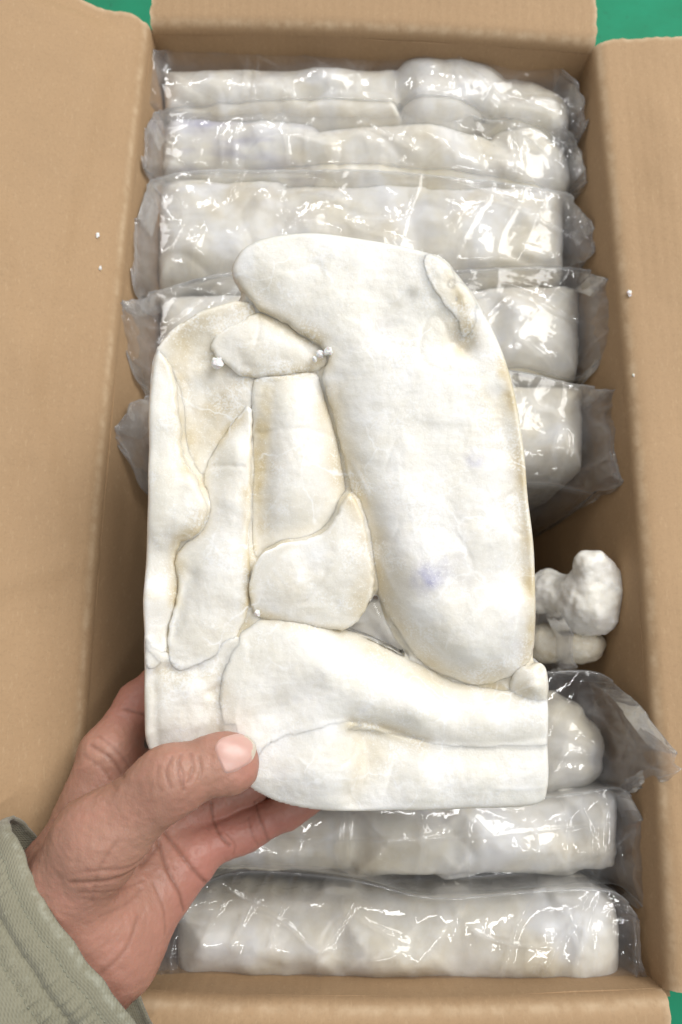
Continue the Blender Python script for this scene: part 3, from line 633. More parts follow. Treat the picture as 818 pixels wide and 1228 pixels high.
def build_slab():
    t = thing('frozen_fillet_block', 'unwrapped slab of frozen white fillets held up in the hand above the box', 'frozen seafood', slab_to_world(np.array([[0, -0.13, -0.02]]))[0])
    hgt = 0.00075
    info = {}
    out0 = catmull(pl(OUTLINE), 6)
    for (nm, poly, z0, T, R, tilt, nz, seed, yel) in PIECES:
        p = catmull(pl(poly), 12)
        p = p + (0.0007 * np.stack([fbm(p[:, 0] * 230, p[:, 1] * 230, 0, seed), fbm(p[:, 0] * 230, p[:, 1] * 230, 3, seed)], 1) + 0.0010 * np.stack([noise(p[:, 0] * 60, p[:, 1] * 60, 0, seed + 4), noise(p[:, 0] * 60, p[:, 1] * 60, 3, seed + 4)], 1)) * sstep(0.0, 0.004, sdf2(p[:, 0], p[:, 1], out0))[:, None]
        mk = [(catmull(pl(q), 5, False), a, w) for (q, a, w) in MARKS.get(nm, [])]
        info[nm] = (p, min(h for _, _, h in HEIGHTS[nm]) * 0.001 - 0.001, tps(HEIGHTS[nm]), R, tilt, nz, seed, mk)
    inner = {}
    for nm in info:
        p = info[nm][0]; mid = (p + np.roll(p, -1, 0)) / 2
        keep = sdf2(mid[:, 0], mid[:, 1], out0) > 0.0030
        if nm == 'lobe': keep |= (mid[:, 1] > pl([(0, 300)])[0, 1]) | (mid[:, 0] < pl([(330, 0)])[0, 0])
        inner[nm] = (p[keep], np.roll(p, -1, 0)[keep])
    def dint(nm, u, v):
        A, B = inner[nm]; best = np.full(u.shape, 1e9)
        for a_, b_ in zip(A, B):
            d_ = b_ - a_; t_ = np.clip(((u - a_[0]) * d_[0] + (v - a_[1]) * d_[1]) / (d_ @ d_ + 1e-18), 0, 1)
            np.minimum(best, (u - a_[0] - t_ * d_[0]) ** 2 + (v - a_[1] - t_ * d_[1]) ** 2, out=best)
        return np.sqrt(best)
    SOFT = {'corner': ['arm', 'foot', 'spear', 'rim'], 'arm': ['corner', 'foot'], 'foot': ['arm', 'corner'], 'spear': ['corner'], 'rim': ['corner'], 'nub': ['lobe'], 'lobe': ['nub']}
    def hof(nm, u, v, sd):
        p, z0, T, R, tilt, nz, seed, mk = info[nm]
        d_o = sdf2(u, v, out0); s0 = np.maximum(sd, 0); d_i = np.where(d_o - s0 < 0.0006, 1.0, s0)
        z = T(u, v)
        cap = lambda d, r: r * (1 - np.sqrt(np.clip(1 - (1 - np.clip(d / r, 0, 1)) ** 2, 0, 1)))
        near = np.zeros(u.shape)
        for o_ in SOFT.get(nm, []): near = np.maximum(near, sstep(-0.005, -0.0015, sdf2(u, v, info[o_][0])))
        z = z - 1.1 * cap(np.maximum(d_o, 0), 0.0028) - 0.8 * cap(d_i, 0.0015) * (1 - near)
        z = z + fillet_height(u, v, s0, 0.0, 1.0, (0, 0), (nz[0] * 0.75, nz[1]), seed, p.mean(0), mk, 1.7)
        return z + np.maximum(np.minimum(sd, 0) * 1.2, -0.02)
    # the ice and flesh that fill the seams between the pieces
    po = po0 = catmull(pl(OUTLINE), 6)
    po = po + 0.0004 * np.stack([fbm(po[:, 0] * 300, po[:, 1] * 300, 0, 2), fbm(po[:, 0] * 300, po[:, 1] * 300, 3, 2)], 1)
    hole = catmull(pl(HOLE), 5)
    g_ = 0.001
    us = np.arange(po0[:, 0].min() - 0.006, po0[:, 0].max() + 0.006, g_); vs = np.arange(po0[:, 1].min() - 0.006, po0[:, 1].max() + 0.006, g_)
    UU, VV = np.meshgrid(us, vs, indexing='ij')
    Hm = np.full(UU.shape, -0.02)
    for nm in info:
        sd = sdf2(UU, VV, info[nm][0])
        Hm = np.maximum(Hm, np.where(sd > -0.0002, hof(nm, UU, VV, sd), -0.02))
    wt = (Hm > -0.019).astype(float); Hb = Hm * wt
    k = np.exp(-(np.arange(-7, 8) / 2.6) ** 2); k /= k.sum()
    def blur(a):
        a = np.apply_along_axis(lambda r: np.convolve(r, k, 'same'), 0, a)
        return np.apply_along_axis(lambda r: np.convolve(r, k, 'same'), 1, a)
    Hs = blur(Hb) / np.maximum(blur(wt), 1e-3)
    u, v, sd, F, be = grid_piece(po, 0.0009, hole)
    fu = np.clip((u - us[0]) / g_, 0, len(us) - 1.001); fv = np.clip((v - vs[0]) / g_, 0, len(vs) - 1.001)
    iu, iv = fu.astype(int), fv.astype(int); fu -= iu; fv -= iv
    z = (Hs[iu, iv] * (1 - fu) * (1 - fv) + Hs[iu + 1, iv] * fu * (1 - fv) + Hs[iu, iv + 1] * (1 - fu) * fv + Hs[iu + 1, iv + 1] * fu * fv)
    z = z - 0.0020 - 0.0010 * np.clip(fbm(u * 60, v * 60, 0, 44), -0.6, 1) + 0.0002 * fbm(u * 300, v * 300, 0, 45) - 0.003 * sstep(0.003, 0, sd)
    V, Fs = skirted(u, v, z, F, be, [(-0.006, 0), (-0.016, 0), (-0.024, 0.0005), (-0.029, 0.002), (-0.031, 0.006)], 5)
    ex = len(V) - len(u)
    new_obj('frozen_core', slab_to_world(V), Fs, M_FLESH, t, True, {'yel': np.concatenate([np.clip(0.6 + 0.4 * fbm(u * 50, v * 50, 0, 46), 0, 1), np.full(ex, 0.12)]), 'blu': np.zeros(len(V)), 'fro': np.concatenate([0.3 * sstep(0.0, 0.6, fbm(u * 90, v * 90, 0, 47)), np.full(ex, 0.5)])})
    FUSE = {'arm': [('corner', 0.004), ('foot', 0.003), ('knob', 0.002)], 'foot': [('arm', 0.003), ('corner', 0.004)], 'corner': [('arm', 0.004), ('foot', 0.004), ('spear', 0.003), ('rim', 0.003)],
            'spear': [('corner', 0.003)], 'rim': [('corner', 0.003)], 'knob': [('arm', 0.002)], 'shell': [('flap', 0.002)], 'lobe': [('nub', 0.004)], 'nub': [('lobe', 0.004)]}
    ylines = [(catmull(pl(q), 5, False), w * 1.35 * SC, a) for (q, w, a) in YLINES]
    for (nm, poly, z0_, T, R, tilt, nz, seed, yel) in PIECES:
        p, z0 = info[nm][0], info[nm][1]
        if nm in ('corner', 'arm', 'foot'):
            u, v, sd, F, be = grid_piece(p, hgt, None, lambda a_, b_: np.minimum(sdf2(a_, b_, p) + 0.0016, np.minimum(sdf2(a_, b_, out0), -sdf2(a_, b_, hole) + 0.0005)))
            sd = sdf2(u, v, p)
        else:
            u, v, sd, F, be = grid_piece(p, hgt)
        z = hof(nm, u, v, sd)
        sink = 0
        for (o_, k_) in FUSE.get(nm, []):
            zo = hof(o_, u, v, sdf2(u, v, info[o_][0]))
            h_ = np.maximum(k_ - np.abs(z - zo), 0) / k_
            sink = sink + np.minimum(0.2 * np.maximum(zo - z, 0), 0.0016)
            z = np.maximum(z, zo) + h_ * h_ * k_ * 0.25
        z = z - sink
        zl = z0 - 0.002
        V, Fs = skirted(u, v, z, F, be, [(zl, 0.0), (zl - 0.004, 0.0008), (-0.018, 0.0015)], seed)
        yy = np.clip(np.maximum(yel * (0.6 + 0.8 * fbm(u * 45, v * 45, 0, seed + 50)), spots(u, v, YEL)), 0, 1)
        for (q, w, a_) in ylines:
            g = min(1.65 * a_, 0.95) * np.exp(-(seg_dist(u, v, q, False) / w) ** 2) * (0.85 + 0.5 * fbm(u * 70, v * 70, 0, 77))
            yy = np.maximum(yy, g)
        fused = len(FUSE.get(nm, [])) > 0 and nm in ('arm', 'foot', 'corner')
        ek = 0.08 if fused else 0.22
        nz_ = fbm(u * 120, v * 120, 0, seed + 70)
        sd = np.maximum(sd, 0)
        yy = np.clip(yy + ek * np.exp(-(sd / 0.0022) ** 2) * (0.6 + nz_), 0, 1)
        fr = np.zeros(len(u))
        for (q, amp, w) in info[nm][7]:
            if amp > 0: fr = np.maximum(fr, 0.7 * np.clip(0.35 + 0.9 * noise(u * 70, v * 70, 0.6, 17), 0, 1) * np.exp(-(seg_dist(u, v, q, False) / (w * 0.6)) ** 2))
        fr = np.maximum(fr, (0.1 if fused else 0.6) * np.exp(-((sd - 0.0012) / 0.0006) ** 2) * sstep(-0.3, 0.4, nz_))
        fr = np.maximum(fr, 0.75 * sstep(0.25, 0.75, fbm(u * 38, v * 38, 0, 91, 4)))
        bb = np.clip(spots(u, v, BLUE) * (0.75 + 0.5 * fbm(u * 160, v * 160, 0, 8)), 0, 1)
        ex = len(V) - len(u)
        at = {'yel': np.concatenate([yy, np.full(ex, yel + 0.2)]), 'blu': np.concatenate([bb, np.zeros(ex)]), 'fro': np.concatenate([fr * (1 - yy * 0.6), np.zeros(ex)])}
        new_obj('fillet', slab_to_world(V), Fs, M_FLESH, t, True, at)
    # frozen crumbs stuck on the face
    rnd = random.Random(3)
    for (px, py, r, h) in ((262, 437, 0.0028, 0.003), (384, 428, 0.0016, 0.0065), (394, 425, 0.0019, 0.0075), (310, 733, 0.0013, 0.006), (378, 434, 0.0012, 0.006)):
        q = pl([(px, py)])[0]
        V, Fc = blob_mesh(r, rnd.randint(0, 999))
        V = V + np.array([q[0], q[1], h])
        new_obj('ice_crumb', slab_to_world(V), Fc, M_ICE, t, False)
    return t
def blob_mesh(r, seed):
    import bmesh
    bm = bmesh.new(); bmesh.ops.create_icosphere(bm, subdivisions=2, radius=1.0)
    V = np.array([v.co[:] for v in bm.verts]); Fc = [tuple(v.index for v in f.verts) for f in bm.faces]
    bm.free()
    V = V * (1 + 0.7 * noise(V[:, 0] * 2.3, V[:, 1] * 2.3, V[:, 2] * 2.3, seed))[:, None] * r
    return V, Fc
SLAB = build_slab()

# ------------------------------------------------------------------ bagged slabs packed in the carton
ZT = 0.182
def pack(label, back, front, fillets, zl, zr, seed, zt=ZT, wr=1.0, creases=(), drop=0.10, edge=0.012, extra=None):
    back = np.array(back, float); front = np.array(front, float)
    ctr = at_z(np.array([back[:, 0].mean()]), np.array([(back[:, 1].mean() + front[:, 1].mean()) / 2]), zt)[0]
    t = thing('bagged_fillet_pack', label, 'frozen seafood', (ctr[0], ctr[1], 0.006), 'clear bags of frozen white fillet slabs packed in the box')
    rnd = random.Random(seed)
    fl = []
    for k, (poly, dz, T, R, yel, blu) in enumerate(fillets):
        P = np.array(poly, float); yc = P[:, 1].mean(); P[:, 1] = yc + (P[:, 1] - yc) * 1.08
        T *= 0.8; R *= 0.85
        w = at_z(P[:, 0], P[:, 1], zt + dz - 0.006)[:, :2]
        w = catmull(w, 8)
        w = w + 0.0012 * np.stack([fbm(w[:, 0] * 90, w[:, 1] * 90, 0, seed + k), fbm(w[:, 0] * 90, w[:, 1] * 90, 5, seed + k)], 1)
        ze = zt + dz - T
        sd_ = seed * 13 + k
        fl.append((w, ze, T, R, sd_, yel, blu))
    def hf(f, U, V, sd):
        w, ze, T, R, s_, _, _ = f
        return ze + fillet_height(U, V, sd, T, R, (0, 0), (0.0026, 30), s_)
    def smx(a, b, k):
        h = np.maximum(k - np.abs(a - b), 0) / k
        return np.maximum(a, b) + h * h * k * 0.25
    def block_sdf(U, V):
        d = None
        for f in fl:
            e = sdf2(U, V, f[0]); d = e if d is None else smx(d, e, 0.012)
        return d
    zmin = min(f[1] for f in fl)
    def block_h(U, V, sdb):
        z = None
        for f in fl:
            sd = sdf2(U, V, f[0])
            e = hf(f, U, V, np.maximum(sd, 0)) + np.maximum(np.minimum(sd, 0) * 0.8, -0.02)
            z = e if z is None else smx(z, e, 0.0075)
        rim = zt - 0.013 + 0.018 * np.sqrt(np.clip(1 - (1 - np.clip(sdb / 0.007, 0, 1)) ** 2, 0, 1))
        z = -smx(-z, -rim, 0.004)
        soft = sstep(0, 0.008, sdb)
        z = z + soft * (0.0030 * fbm(U * 24, V * 34, 0, seed + 33, 2) - 0.0018 * np.exp(-np.abs(noise(U * 16, V * 26, 0, seed + 35)) * 16) + 0.00018 * fbm(U * 260, V * 260, 0, seed + 36, 2))
        return z
    allp = np.concatenate([f[0] for f in fl])
    u, v, sd, F, be = grid_piece(allp, 0.0014, None, block_sdf)
    z = block_h(u, v, sd)
    zt0 = float(np.min(z))
    lv = [(zt0 - 0.004, -0.0006), (zt0 - 0.02, -0.0012), (zt0 - 0.045, -0.0005), (zt0 - 0.08, 0.001), (max(0.012, zt0 - 0.14), 0.006)]
    V, Fs = skirted(u, v, z, F, be, lv, seed, 0.002)
    yy = np.zeros(len(u)); bb = np.zeros(len(u)); wsum = np.zeros(len(u)) + 1e-6
    for f in fl:
        w_ = sstep(-0.004, 0.006, sdf2(u, v, f[0])); yy += w_ * f[5]; bb += w_ * f[6]; wsum += w_
    yy = np.clip(yy / wsum * (0.75 + 1.1 * fbm(u * 40, v * 40, 0, seed + 9)) + 0.35 * sstep(0.15, 0.7, fbm(u * 22, v * 30, 0, seed + 10)), 0, 1)
    bb = np.clip(bb / wsum * (0.1 + 1.6 * fbm(u * 18, v * 80, 0, seed + 19)), 0, 1)
    fr = 0.8 * sstep(0.1, 0.7, fbm(u * 30, v * 30, 0, seed + 12, 4))
    ex = len(V) - len(u)
    new_obj('frozen_slab', V, Fs, M_PACK, t, True, {'yel': np.concatenate([yy, np.full(ex, 0.15)]), 'blu': np.concatenate([bb, np.zeros(ex)]), 'fro': np.concatenate([fr, np.zeros(ex)])})
    if extra: extra(t)
    # the film, stretched over the pieces like a membrane
    x0 = min(back[0, 0], front[0, 0]); x1 = max(back[-1, 0], front[-1, 0])
    nu, nv = 260, 64
    px = np.linspace(x0, x1, nu)
    bs = catmull(back, 6, False); fs = catmull(front, 6, False)
    yb = np.interp(px, bs[:, 0], bs[:, 1]); yf = np.interp(px, fs[:, 0], fs[:, 1])
    yb = np.minimum(yb, yf - 2)
    vv = np.linspace(0, 1, nv)
    PX = np.repeat(px[:, None], nv, 1); PY = yb[:, None] * (1 - vv) + yf[:, None] * vv
    # block extent
    allw = np.concatenate([f[0] for f in fl])
    G = at_z(PX, PY, zt)
    bx0, bx1 = allw[:, 0].min(), allw[:, 0].max()
    X = G[..., 0]
    zs = zt + (zl - zt) * sstep(bx0 + 0.01, G[0, nv // 2, 0], X) + (zr - zt) * sstep(bx1 - 0.01, G[-1, nv // 2, 0], X)
    G = at_z(PX, PY, zs - 0.009 * np.maximum(2 * vv - 1, 0)[None, :] ** 3)
    H = np.full(PX.shape, -1.0)
    sd = block_sdf(G[..., 0], G[..., 1])
    H = np.where(sd > -0.002, block_h(G[..., 0], G[..., 1], np.maximum(sd, 0)), -1)
    Z = zs - 0.004
    ez = edge * np.ones(nu)
    fin = (X[:, nv // 2] < bx0) | (X[:, nv // 2] > bx1)
    ez = np.where(fin, 0.004, ez)
    B0 = zs[:, 0] - np.where(fin, 0.004, 0.0) + 0.0015; B1 = zs[:, -1] - ez
    Z[:, 0] = B0; Z[:, -1] = B1
    for it in range(260):
        A = Z.copy()
        A[1:-1, 1:-1] = 0.25 * (Z[2:, 1:-1] + Z[:-2, 1:-1] + Z[1:-1, 2:] + Z[1:-1, :-2])
        A[0, 1:-1] = zs[0, 1:-1] - 0.004; A[-1, 1:-1] = zs[-1, 1:-1] - 0.004
        A = np.maximum(A, H + 0.0012)
        A[:, 0] = np.maximum(B0, H[:, 0] + 0.0012); A[:, -1] = np.maximum(B1, H[:, -1] + 0.0012)
        Z = A
    # wrinkles
    x, y = G[..., 0], G[..., 1]
    finw = sstep(bx0 + 0.012, bx0 - 0.01, x) + sstep(bx1 - 0.012, bx1 + 0.01, x)
    a1, a2 = rnd.uniform(-0.6, 0.6), rnd.uniform(0.8, 1.6)
    def ridge(fx, fy, ang, sd_):
        c_, s_ = math.cos(ang), math.sin(ang)
        p_, q_ = x * c_ + y * s_, -x * s_ + y * c_
        n_ = noise(p_ * fx + 0.6 * noise(x * 30, y * 30, 0, sd_ + 5), q_ * fy, 0.5, sd_)
        return np.exp(-np.abs(n_) * 13)
    r1 = ridge(16, 70, a1, seed); r2 = ridge(14, 60, a2, seed + 1); r3 = ridge(70, 24, a1 * 0.4, seed + 2)
    r4 = ridge(150, 45, a1 + 0.5, seed + 11)
    gate = sstep(0.0, 0.5, noise(x * 18, y * 18, 0, seed + 4))
    wrk = (0.0014 * r1 * gate + 0.0012 * r2 * (1 - gate)) * (1 - 0.5 * finw)
    wrk = wrk + finw * (0.0020 * r4 + 0.0035 * r3 + 0.003 * r1 + 0.0045 * fbm(x * 28, y * 45, 0, seed + 6))
    Z = Z + wr * wrk
    cr = np.clip(0.30 * (r1 * gate + r2 * (1 - gate)) ** 2 + finw * (0.8 * r3 ** 2 + 0.5 * r4 ** 2), 0, 1) * 0.7
    for (line, am, wd) in creases:
        dd = seg_dist(PX, PY, catmull(np.array(line, float), 6, False), False)
        L_ = np.array(line, float); dv = L_[-1] - L_[0]
        tt = np.clip(((PX - L_[0, 0]) * dv[0] + (PY - L_[0, 1]) * dv[1]) / (dv @ dv), 0, 1)
        e = np.exp(-((dd + 1.5 * noise(PX * 0.05, PY * 0.05, 0.3, seed)) / (wd * 0.75)) ** 2) * np.sin(math.pi * (0.12 + 0.76 * tt)) * (0.55 + 0.6 * noise(PX * 0.03, PY * 0.03, 2.3, seed))
        Z = Z + am * 0.7 * e; cr = np.maximum(cr, 0.4 * np.clip(e, 0, 1))
    rim = np.minimum(np.minimum(np.arange(nv)[None, :], nv - 1 - np.arange(nv)[None, :]) * 1.0 , 99)
    cr = np.maximum(cr, 0.45 * np.exp(-(rim / 1.2) ** 2))
    cr[:2] = np.maximum(cr[:2], 0.4); cr[-2:] = np.maximum(cr[-2:], 0.4)
    P = np.stack([x, y, Z], -1)
    # skirts: film hanging down at the back, front and both ends
    rows = [P]; crs = [cr]
    front_s = []; fc = []; back_s = []
    m_ = 18
    for k in range(1, m_ + 1):
        f_ = k / m_
        dz = drop * f_ * np.where(fin, 0.22, 1.0)
        q = P[:, -1].copy(); q[:, 2] = q[:, 2] - dz
        q[:, 1] += 0.0016 * fbm(q[:, 0] * 40, q[:, 2] * 30, 0, seed + 8) * min(1, f_ * 4) * 3 - 0.003 * math.sin(f_ * 3.1)
        q[:, 0] = q[:, 0] * (1 - 0.03 * f_)
        q[:, 2] = np.maximum(q[:, 2], 0.008)
        front_s.append(q); 
        b = P[:, 0].copy(); b[:, 2] = np.maximum(b[:, 2] - dz, 0.008); b[:, 1] += 0.001 * f_
        b[:, 0] = b[:, 0] * (1 - 0.03 * f_)
        back_s.append(b)
    full = np.concatenate([np.stack(back_s[::-1], 1), P, np.stack(front_s, 1)], 1)
    crf = np.concatenate([np.zeros((nu, m_)) + 0.06, cr, np.zeros((nu, m_)) + 0.06], 1)
    # a second layer under the loose ends
    n_, q_ = full.shape[:2]
    idx = np.arange(n_ * q_).reshape(n_, q_)
    Fs = np.stack([idx[:-1, :-1], idx[:-1, 1:], idx[1:, 1:], idx[1:, :-1]], -1).reshape(-1, 4)
    new_obj('plastic_bag', full.reshape(-1, 3), Fs, M_FILM, t, True, {'crease': crf.ravel()})
    for side in (0, 1):
        sel = np.where(X[:, nv // 2] < bx0 + 0.004)[0] if side == 0 else np.where(X[:, nv // 2] > bx1 - 0.004)[0]
        if len(sel) < 4: continue
        Q = P[sel].copy()
        depth_ = 0.006 + 0.05 * np.abs(np.linspace(1, 0, len(sel)) if side else np.linspace(0, 1, len(sel)))
        Q[..., 2] -= depth_[:, None] * (0.6 + 0.5 * fbm(Q[..., 0] * 40, Q[..., 1] * 40, 0, seed + 20)) * np.sin(np.linspace(0, math.pi, nv))[None, :] 
        ii = np.arange(Q.shape[0] * nv).reshape(Q.shape[0], nv)
        Fq = np.stack([ii[:-1, :-1], ii[:-1, 1:], ii[1:, 1:], ii[1:, :-1]], -1).reshape(-1, 4)
        new_obj('bag_end', Q.reshape(-1, 3), Fq, M_FILM, t, True, {'crease': (cr[sel] * 0.0).ravel()})
    return t

def rr(x0, y0, x1, y1, r=10):
    return [(x0 + r, y0), ((x0 + x1) / 2, y0 - 1), (x1 - r, y0), (x1, y0 + r), (x1 + 1, (y0 + y1) / 2), (x1, y1 - r), (x1 - r, y1), ((x0 + x1) / 2, y1 + 1), (x0 + r, y1), (x0, y1 - r), (x0 - 1, (y0 + y1) / 2), (x0, y0 + r)]

pack('bagged slab at the far end of the box, against the back wall',
     [(163, 86), (176, 70), (200, 63), (260, 60), (330, 58), (400, 53), (480, 47), (540, 47), (600, 52), (645, 66), (680, 90), (703, 122)],
     [(163, 100), (172, 136), (220, 133), (320, 130), (420, 128), (500, 130), (560, 134), (640, 152), (690, 170), (703, 150)],
     [(rr(194, 80, 480, 134, 9), 0.0, 0.022, 0.022, 0.22, 0), ([(470, 95), (490, 62), (530, 52), (580, 56), (605, 75), (610, 110), (570, 130), (500, 132)], 0.004, 0.026, 0.026, 0.05, 0), ([(590, 95), (630, 92), (665, 105), (685, 125), (680, 155), (640, 158), (590, 140)], -0.003, 0.02, 0.02, 0.08, 0)],
     0.2165, 0.206, 1, zt=0.200, creases=[([(545, 70), (580, 100), (610, 120)], 0.002, 2.5), ([(300, 62), (335, 78)], 0.002, 2)])
pack('bagged slab second from the back of the box, with faint blue smear',
     [(174, 150), (182, 138), (215, 132), (290, 129), (360, 132), (450, 127), (520, 128), (590, 146), (650, 140), (690, 168), (704, 200)],
     [(172, 195), (180, 212), (240, 210), (340, 206), (450, 205), (560, 216), (640, 226), (690, 232), (704, 222)],
     [(rr(190, 138, 385, 208, 9), 0.0, 0.024, 0.024, 0.03, 0.5), ([(340, 165), (380, 152), (430, 145), (520, 145), (600, 165), (640, 200), (600, 222), (480, 215), (380, 208)], 0.002, 0.024, 0.028, 0.2, 0), ([(590, 160), (625, 140), (660, 148), (682, 175), (690, 210), (670, 228), (610, 222)], 0.0, 0.024, 0.022, 0.03, 0)],
     0.216, 0.198, 2, zt=0.190, creases=[([(420, 130), (470, 165), (500, 185)], 0.002, 2), ([(190, 212), (260, 205)], 0.002, 2), ([(600, 150), (660, 190), (690, 215)], 0.0015, 2)])
pack('bagged slab third from the back, just beyond the held slab',
     [(164, 260), (172, 232), (190, 215), (240, 206), (330, 206), (450, 206), (560, 216), (640, 226), (690, 240), (713, 275)],
     [(160, 330), (168, 362), (200, 346), (280, 330), (400, 332), (540, 326), (640, 322), (700, 318), (713, 295)],
     [(rr(185, 212, 345, 330, 9), 0.0, 0.026, 0.026, 0.04, 0.03), (rr(320, 220, 520, 330, 9), -0.002, 0.024, 0.026, 0.08, 0.1), (rr(490, 224, 680, 322, 9), 0.0, 0.024, 0.024, 0.12, 0)],
     0.214, 0.198, 3, zt=0.186, creases=[([(365, 280), (400, 235), (415, 220)], 0.002, 2), ([(540, 218), (600, 240), (690, 290)], 0.0015, 2.5), ([(172, 240), (185, 300), (190, 345)], 0.003, 3)])
pack('fourth bagged slab from the back, behind the held slab, square bag end at right',
     [(137, 372), (150, 362), (190, 350), (280, 328), (400, 332), (540, 326), (640, 322), (700, 324), (738, 336)],
     [(137, 385), (150, 410), (180, 470), (300, 460), (500, 455), (620, 440), (690, 452), (725, 425), (738, 400)],
     [(rr(188, 352, 420, 450, 9), 0.0, 0.024, 0.026, 0.1, 0.0), (rr(400, 345, 600, 445, 9), -0.002, 0.024, 0.026, 0.08, 0.0), (rr(580, 340, 700, 440, 9), -0.001, 0.026, 0.03, 0.05, 0.0)],
     0.2185, 0.211, 4, creases=[([(595, 335), (650, 365), (700, 395)], 0.0025, 2.5), ([(690, 350), (735, 345)], 0.003, 2.5), ([(695, 435), (715, 410), (736, 390)], 0.004, 3), ([(610, 330), (660, 345), (700, 375)], 0.0015, 2), ([(600, 365), (640, 385)], 0.002, 2)])
pack('bagged slab fifth from the back, right of the held slab above the dark gap',
     [(140, 515), (152, 495), (180, 476), (400, 455), (560, 446), (620, 446), (690, 462), (742, 468)],
     [(140, 530), (160, 560), (200, 600), (400, 585), (560, 585), (640, 578), (690, 585), (720, 592), (742, 585)],
     [(rr(182, 480, 420, 580, 9), 0.0, 0.024, 0.026, 0.1, 0.0), (rr(400, 462, 610, 575, 9), -0.002, 0.024, 0.026, 0.08, 0.0), (rr(560, 462, 704, 556, 9), 0.001, 0.024, 0.026, 0.2, 0.0)],
     0.210, 0.206, 5, drop=0.16, creases=[([(680, 490), (710, 480), (740, 470)], 0.003, 2.5), ([(690, 520), (740, 500)], 0.003, 2.5), ([(670, 580), (710, 560), (740, 540)], 0.004, 3), ([(640, 570), (680, 560)], 0.003, 3)])

# ---- signed distance blobs and the mesher they share
def cone_d(P, a, b, ra, rb, flat=1.0):
    a = np.asarray(a, float); b = np.asarray(b, float)
    pa = P - a; ba = b - a
    pa = pa * np.array([1, 1, flat]); ba = ba * np.array([1, 1, flat])
    t = np.clip((pa @ ba) / (ba @ ba + 1e-15), 0, 1)
    return np.linalg.norm(pa - t[..., None] * ba, axis=-1) - (ra + (rb - ra) * t)
def smin(a, b, k):
    h = np.maximum(k - np.abs(a - b), 0) / k
    return np.minimum(a, b) - h * h * k * 0.25
def surface_nets(f, lo, hi, h):
    ax = [np.arange(lo[i], hi[i] + h, h) for i in range(3)]
    n = [len(a) for a in ax]
    Fv = np.empty(n, np.float32)
    Yg, Zg = np.meshgrid(ax[1], ax[2], indexing='ij')
    for i in range(0, n[0], 12):
        xs = ax[0][i:i + 12]
        P = np.stack(np.broadcast_arrays(xs[:, None, None], Yg[None], Zg[None]), -1)
        Fv[i:i + 12] = f(P)
    ins = Fv < 0
    c = [ins[dx:n[0] - 1 + dx, dy:n[1] - 1 + dy, dz:n[2] - 1 + dz] for dx in (0, 1) for dy in (0, 1) for dz in (0, 1)]
    s = sum(a.astype(np.int8) for a in c)
    act = (s > 0) & (s < 8)
    I = np.argwhere(act); idm = np.full(act.shape, -1, np.int64); idm[act] = np.arange(len(I))
    acc = np.zeros((len(I), 3)); cnt = np.zeros(len(I))
    cor = [(dx, dy, dz) for dx in (0, 1) for dy in (0, 1) for dz in (0, 1)]
    for i in range(8):
        for j in range(i + 1, 8):
            a, b = np.array(cor[i]), np.array(cor[j])
            if np.abs(a - b).sum() != 1: continue
            fa = Fv[tuple((I + a).T)].astype(float); fb = Fv[tuple((I + b).T)].astype(float)
            m = (fa < 0) != (fb < 0)
            t = np.where(m, fa / (fa - fb + 1e-20), 0)
            p = a + (b - a) * t[:, None]
            acc += np.where(m[:, None], p, 0); cnt += m
    V = (I + acc / cnt[:, None]) * h + np.asarray(lo)
    faces = []
    for axis in range(3):
        o = [0, 0, 0]; o[axis] = 1
        A = ins[:n[0] - o[0], :n[1] - o[1], :n[2] - o[2]]; B = ins[o[0]:, o[1]:, o[2]:]
        E = np.argwhere(A != B)
        u, v = (axis + 1) % 3, (axis + 2) % 3
        ok = (E[:, u] > 0) & (E[:, v] > 0) & (E[:, u] < n[u] - 1) & (E[:, v] < n[v] - 1)
        E = E[ok]
        q = []
        for du, dv in ((-1, -1), (0, -1), (0, 0), (-1, 0)):
            e = E.copy(); e[:, u] += du; e[:, v] += dv
            q.append(idm[tuple(e.T)])
        q = np.stack(q, 1)
        flip = ~A[tuple(E.T)]
        q[flip] = q[flip][:, ::-1]
        faces.append(q)
    Fc = np.concatenate(faces); Fc = Fc[(Fc >= 0).all(1)]
    return V, Fc
def to_world(P):         # camera-frame metres (right, up, towards lens) to world
    return CAMC + P[:, 0:1] * CAMR + P[:, 1:2] * CAMU - P[:, 2:3] * CAMF
def cf(px, py, d):       # pixel and distance to camera-frame metres
    return np.array([(px - CX) / FPX * d, (CY - py) / FPX * d, -d])

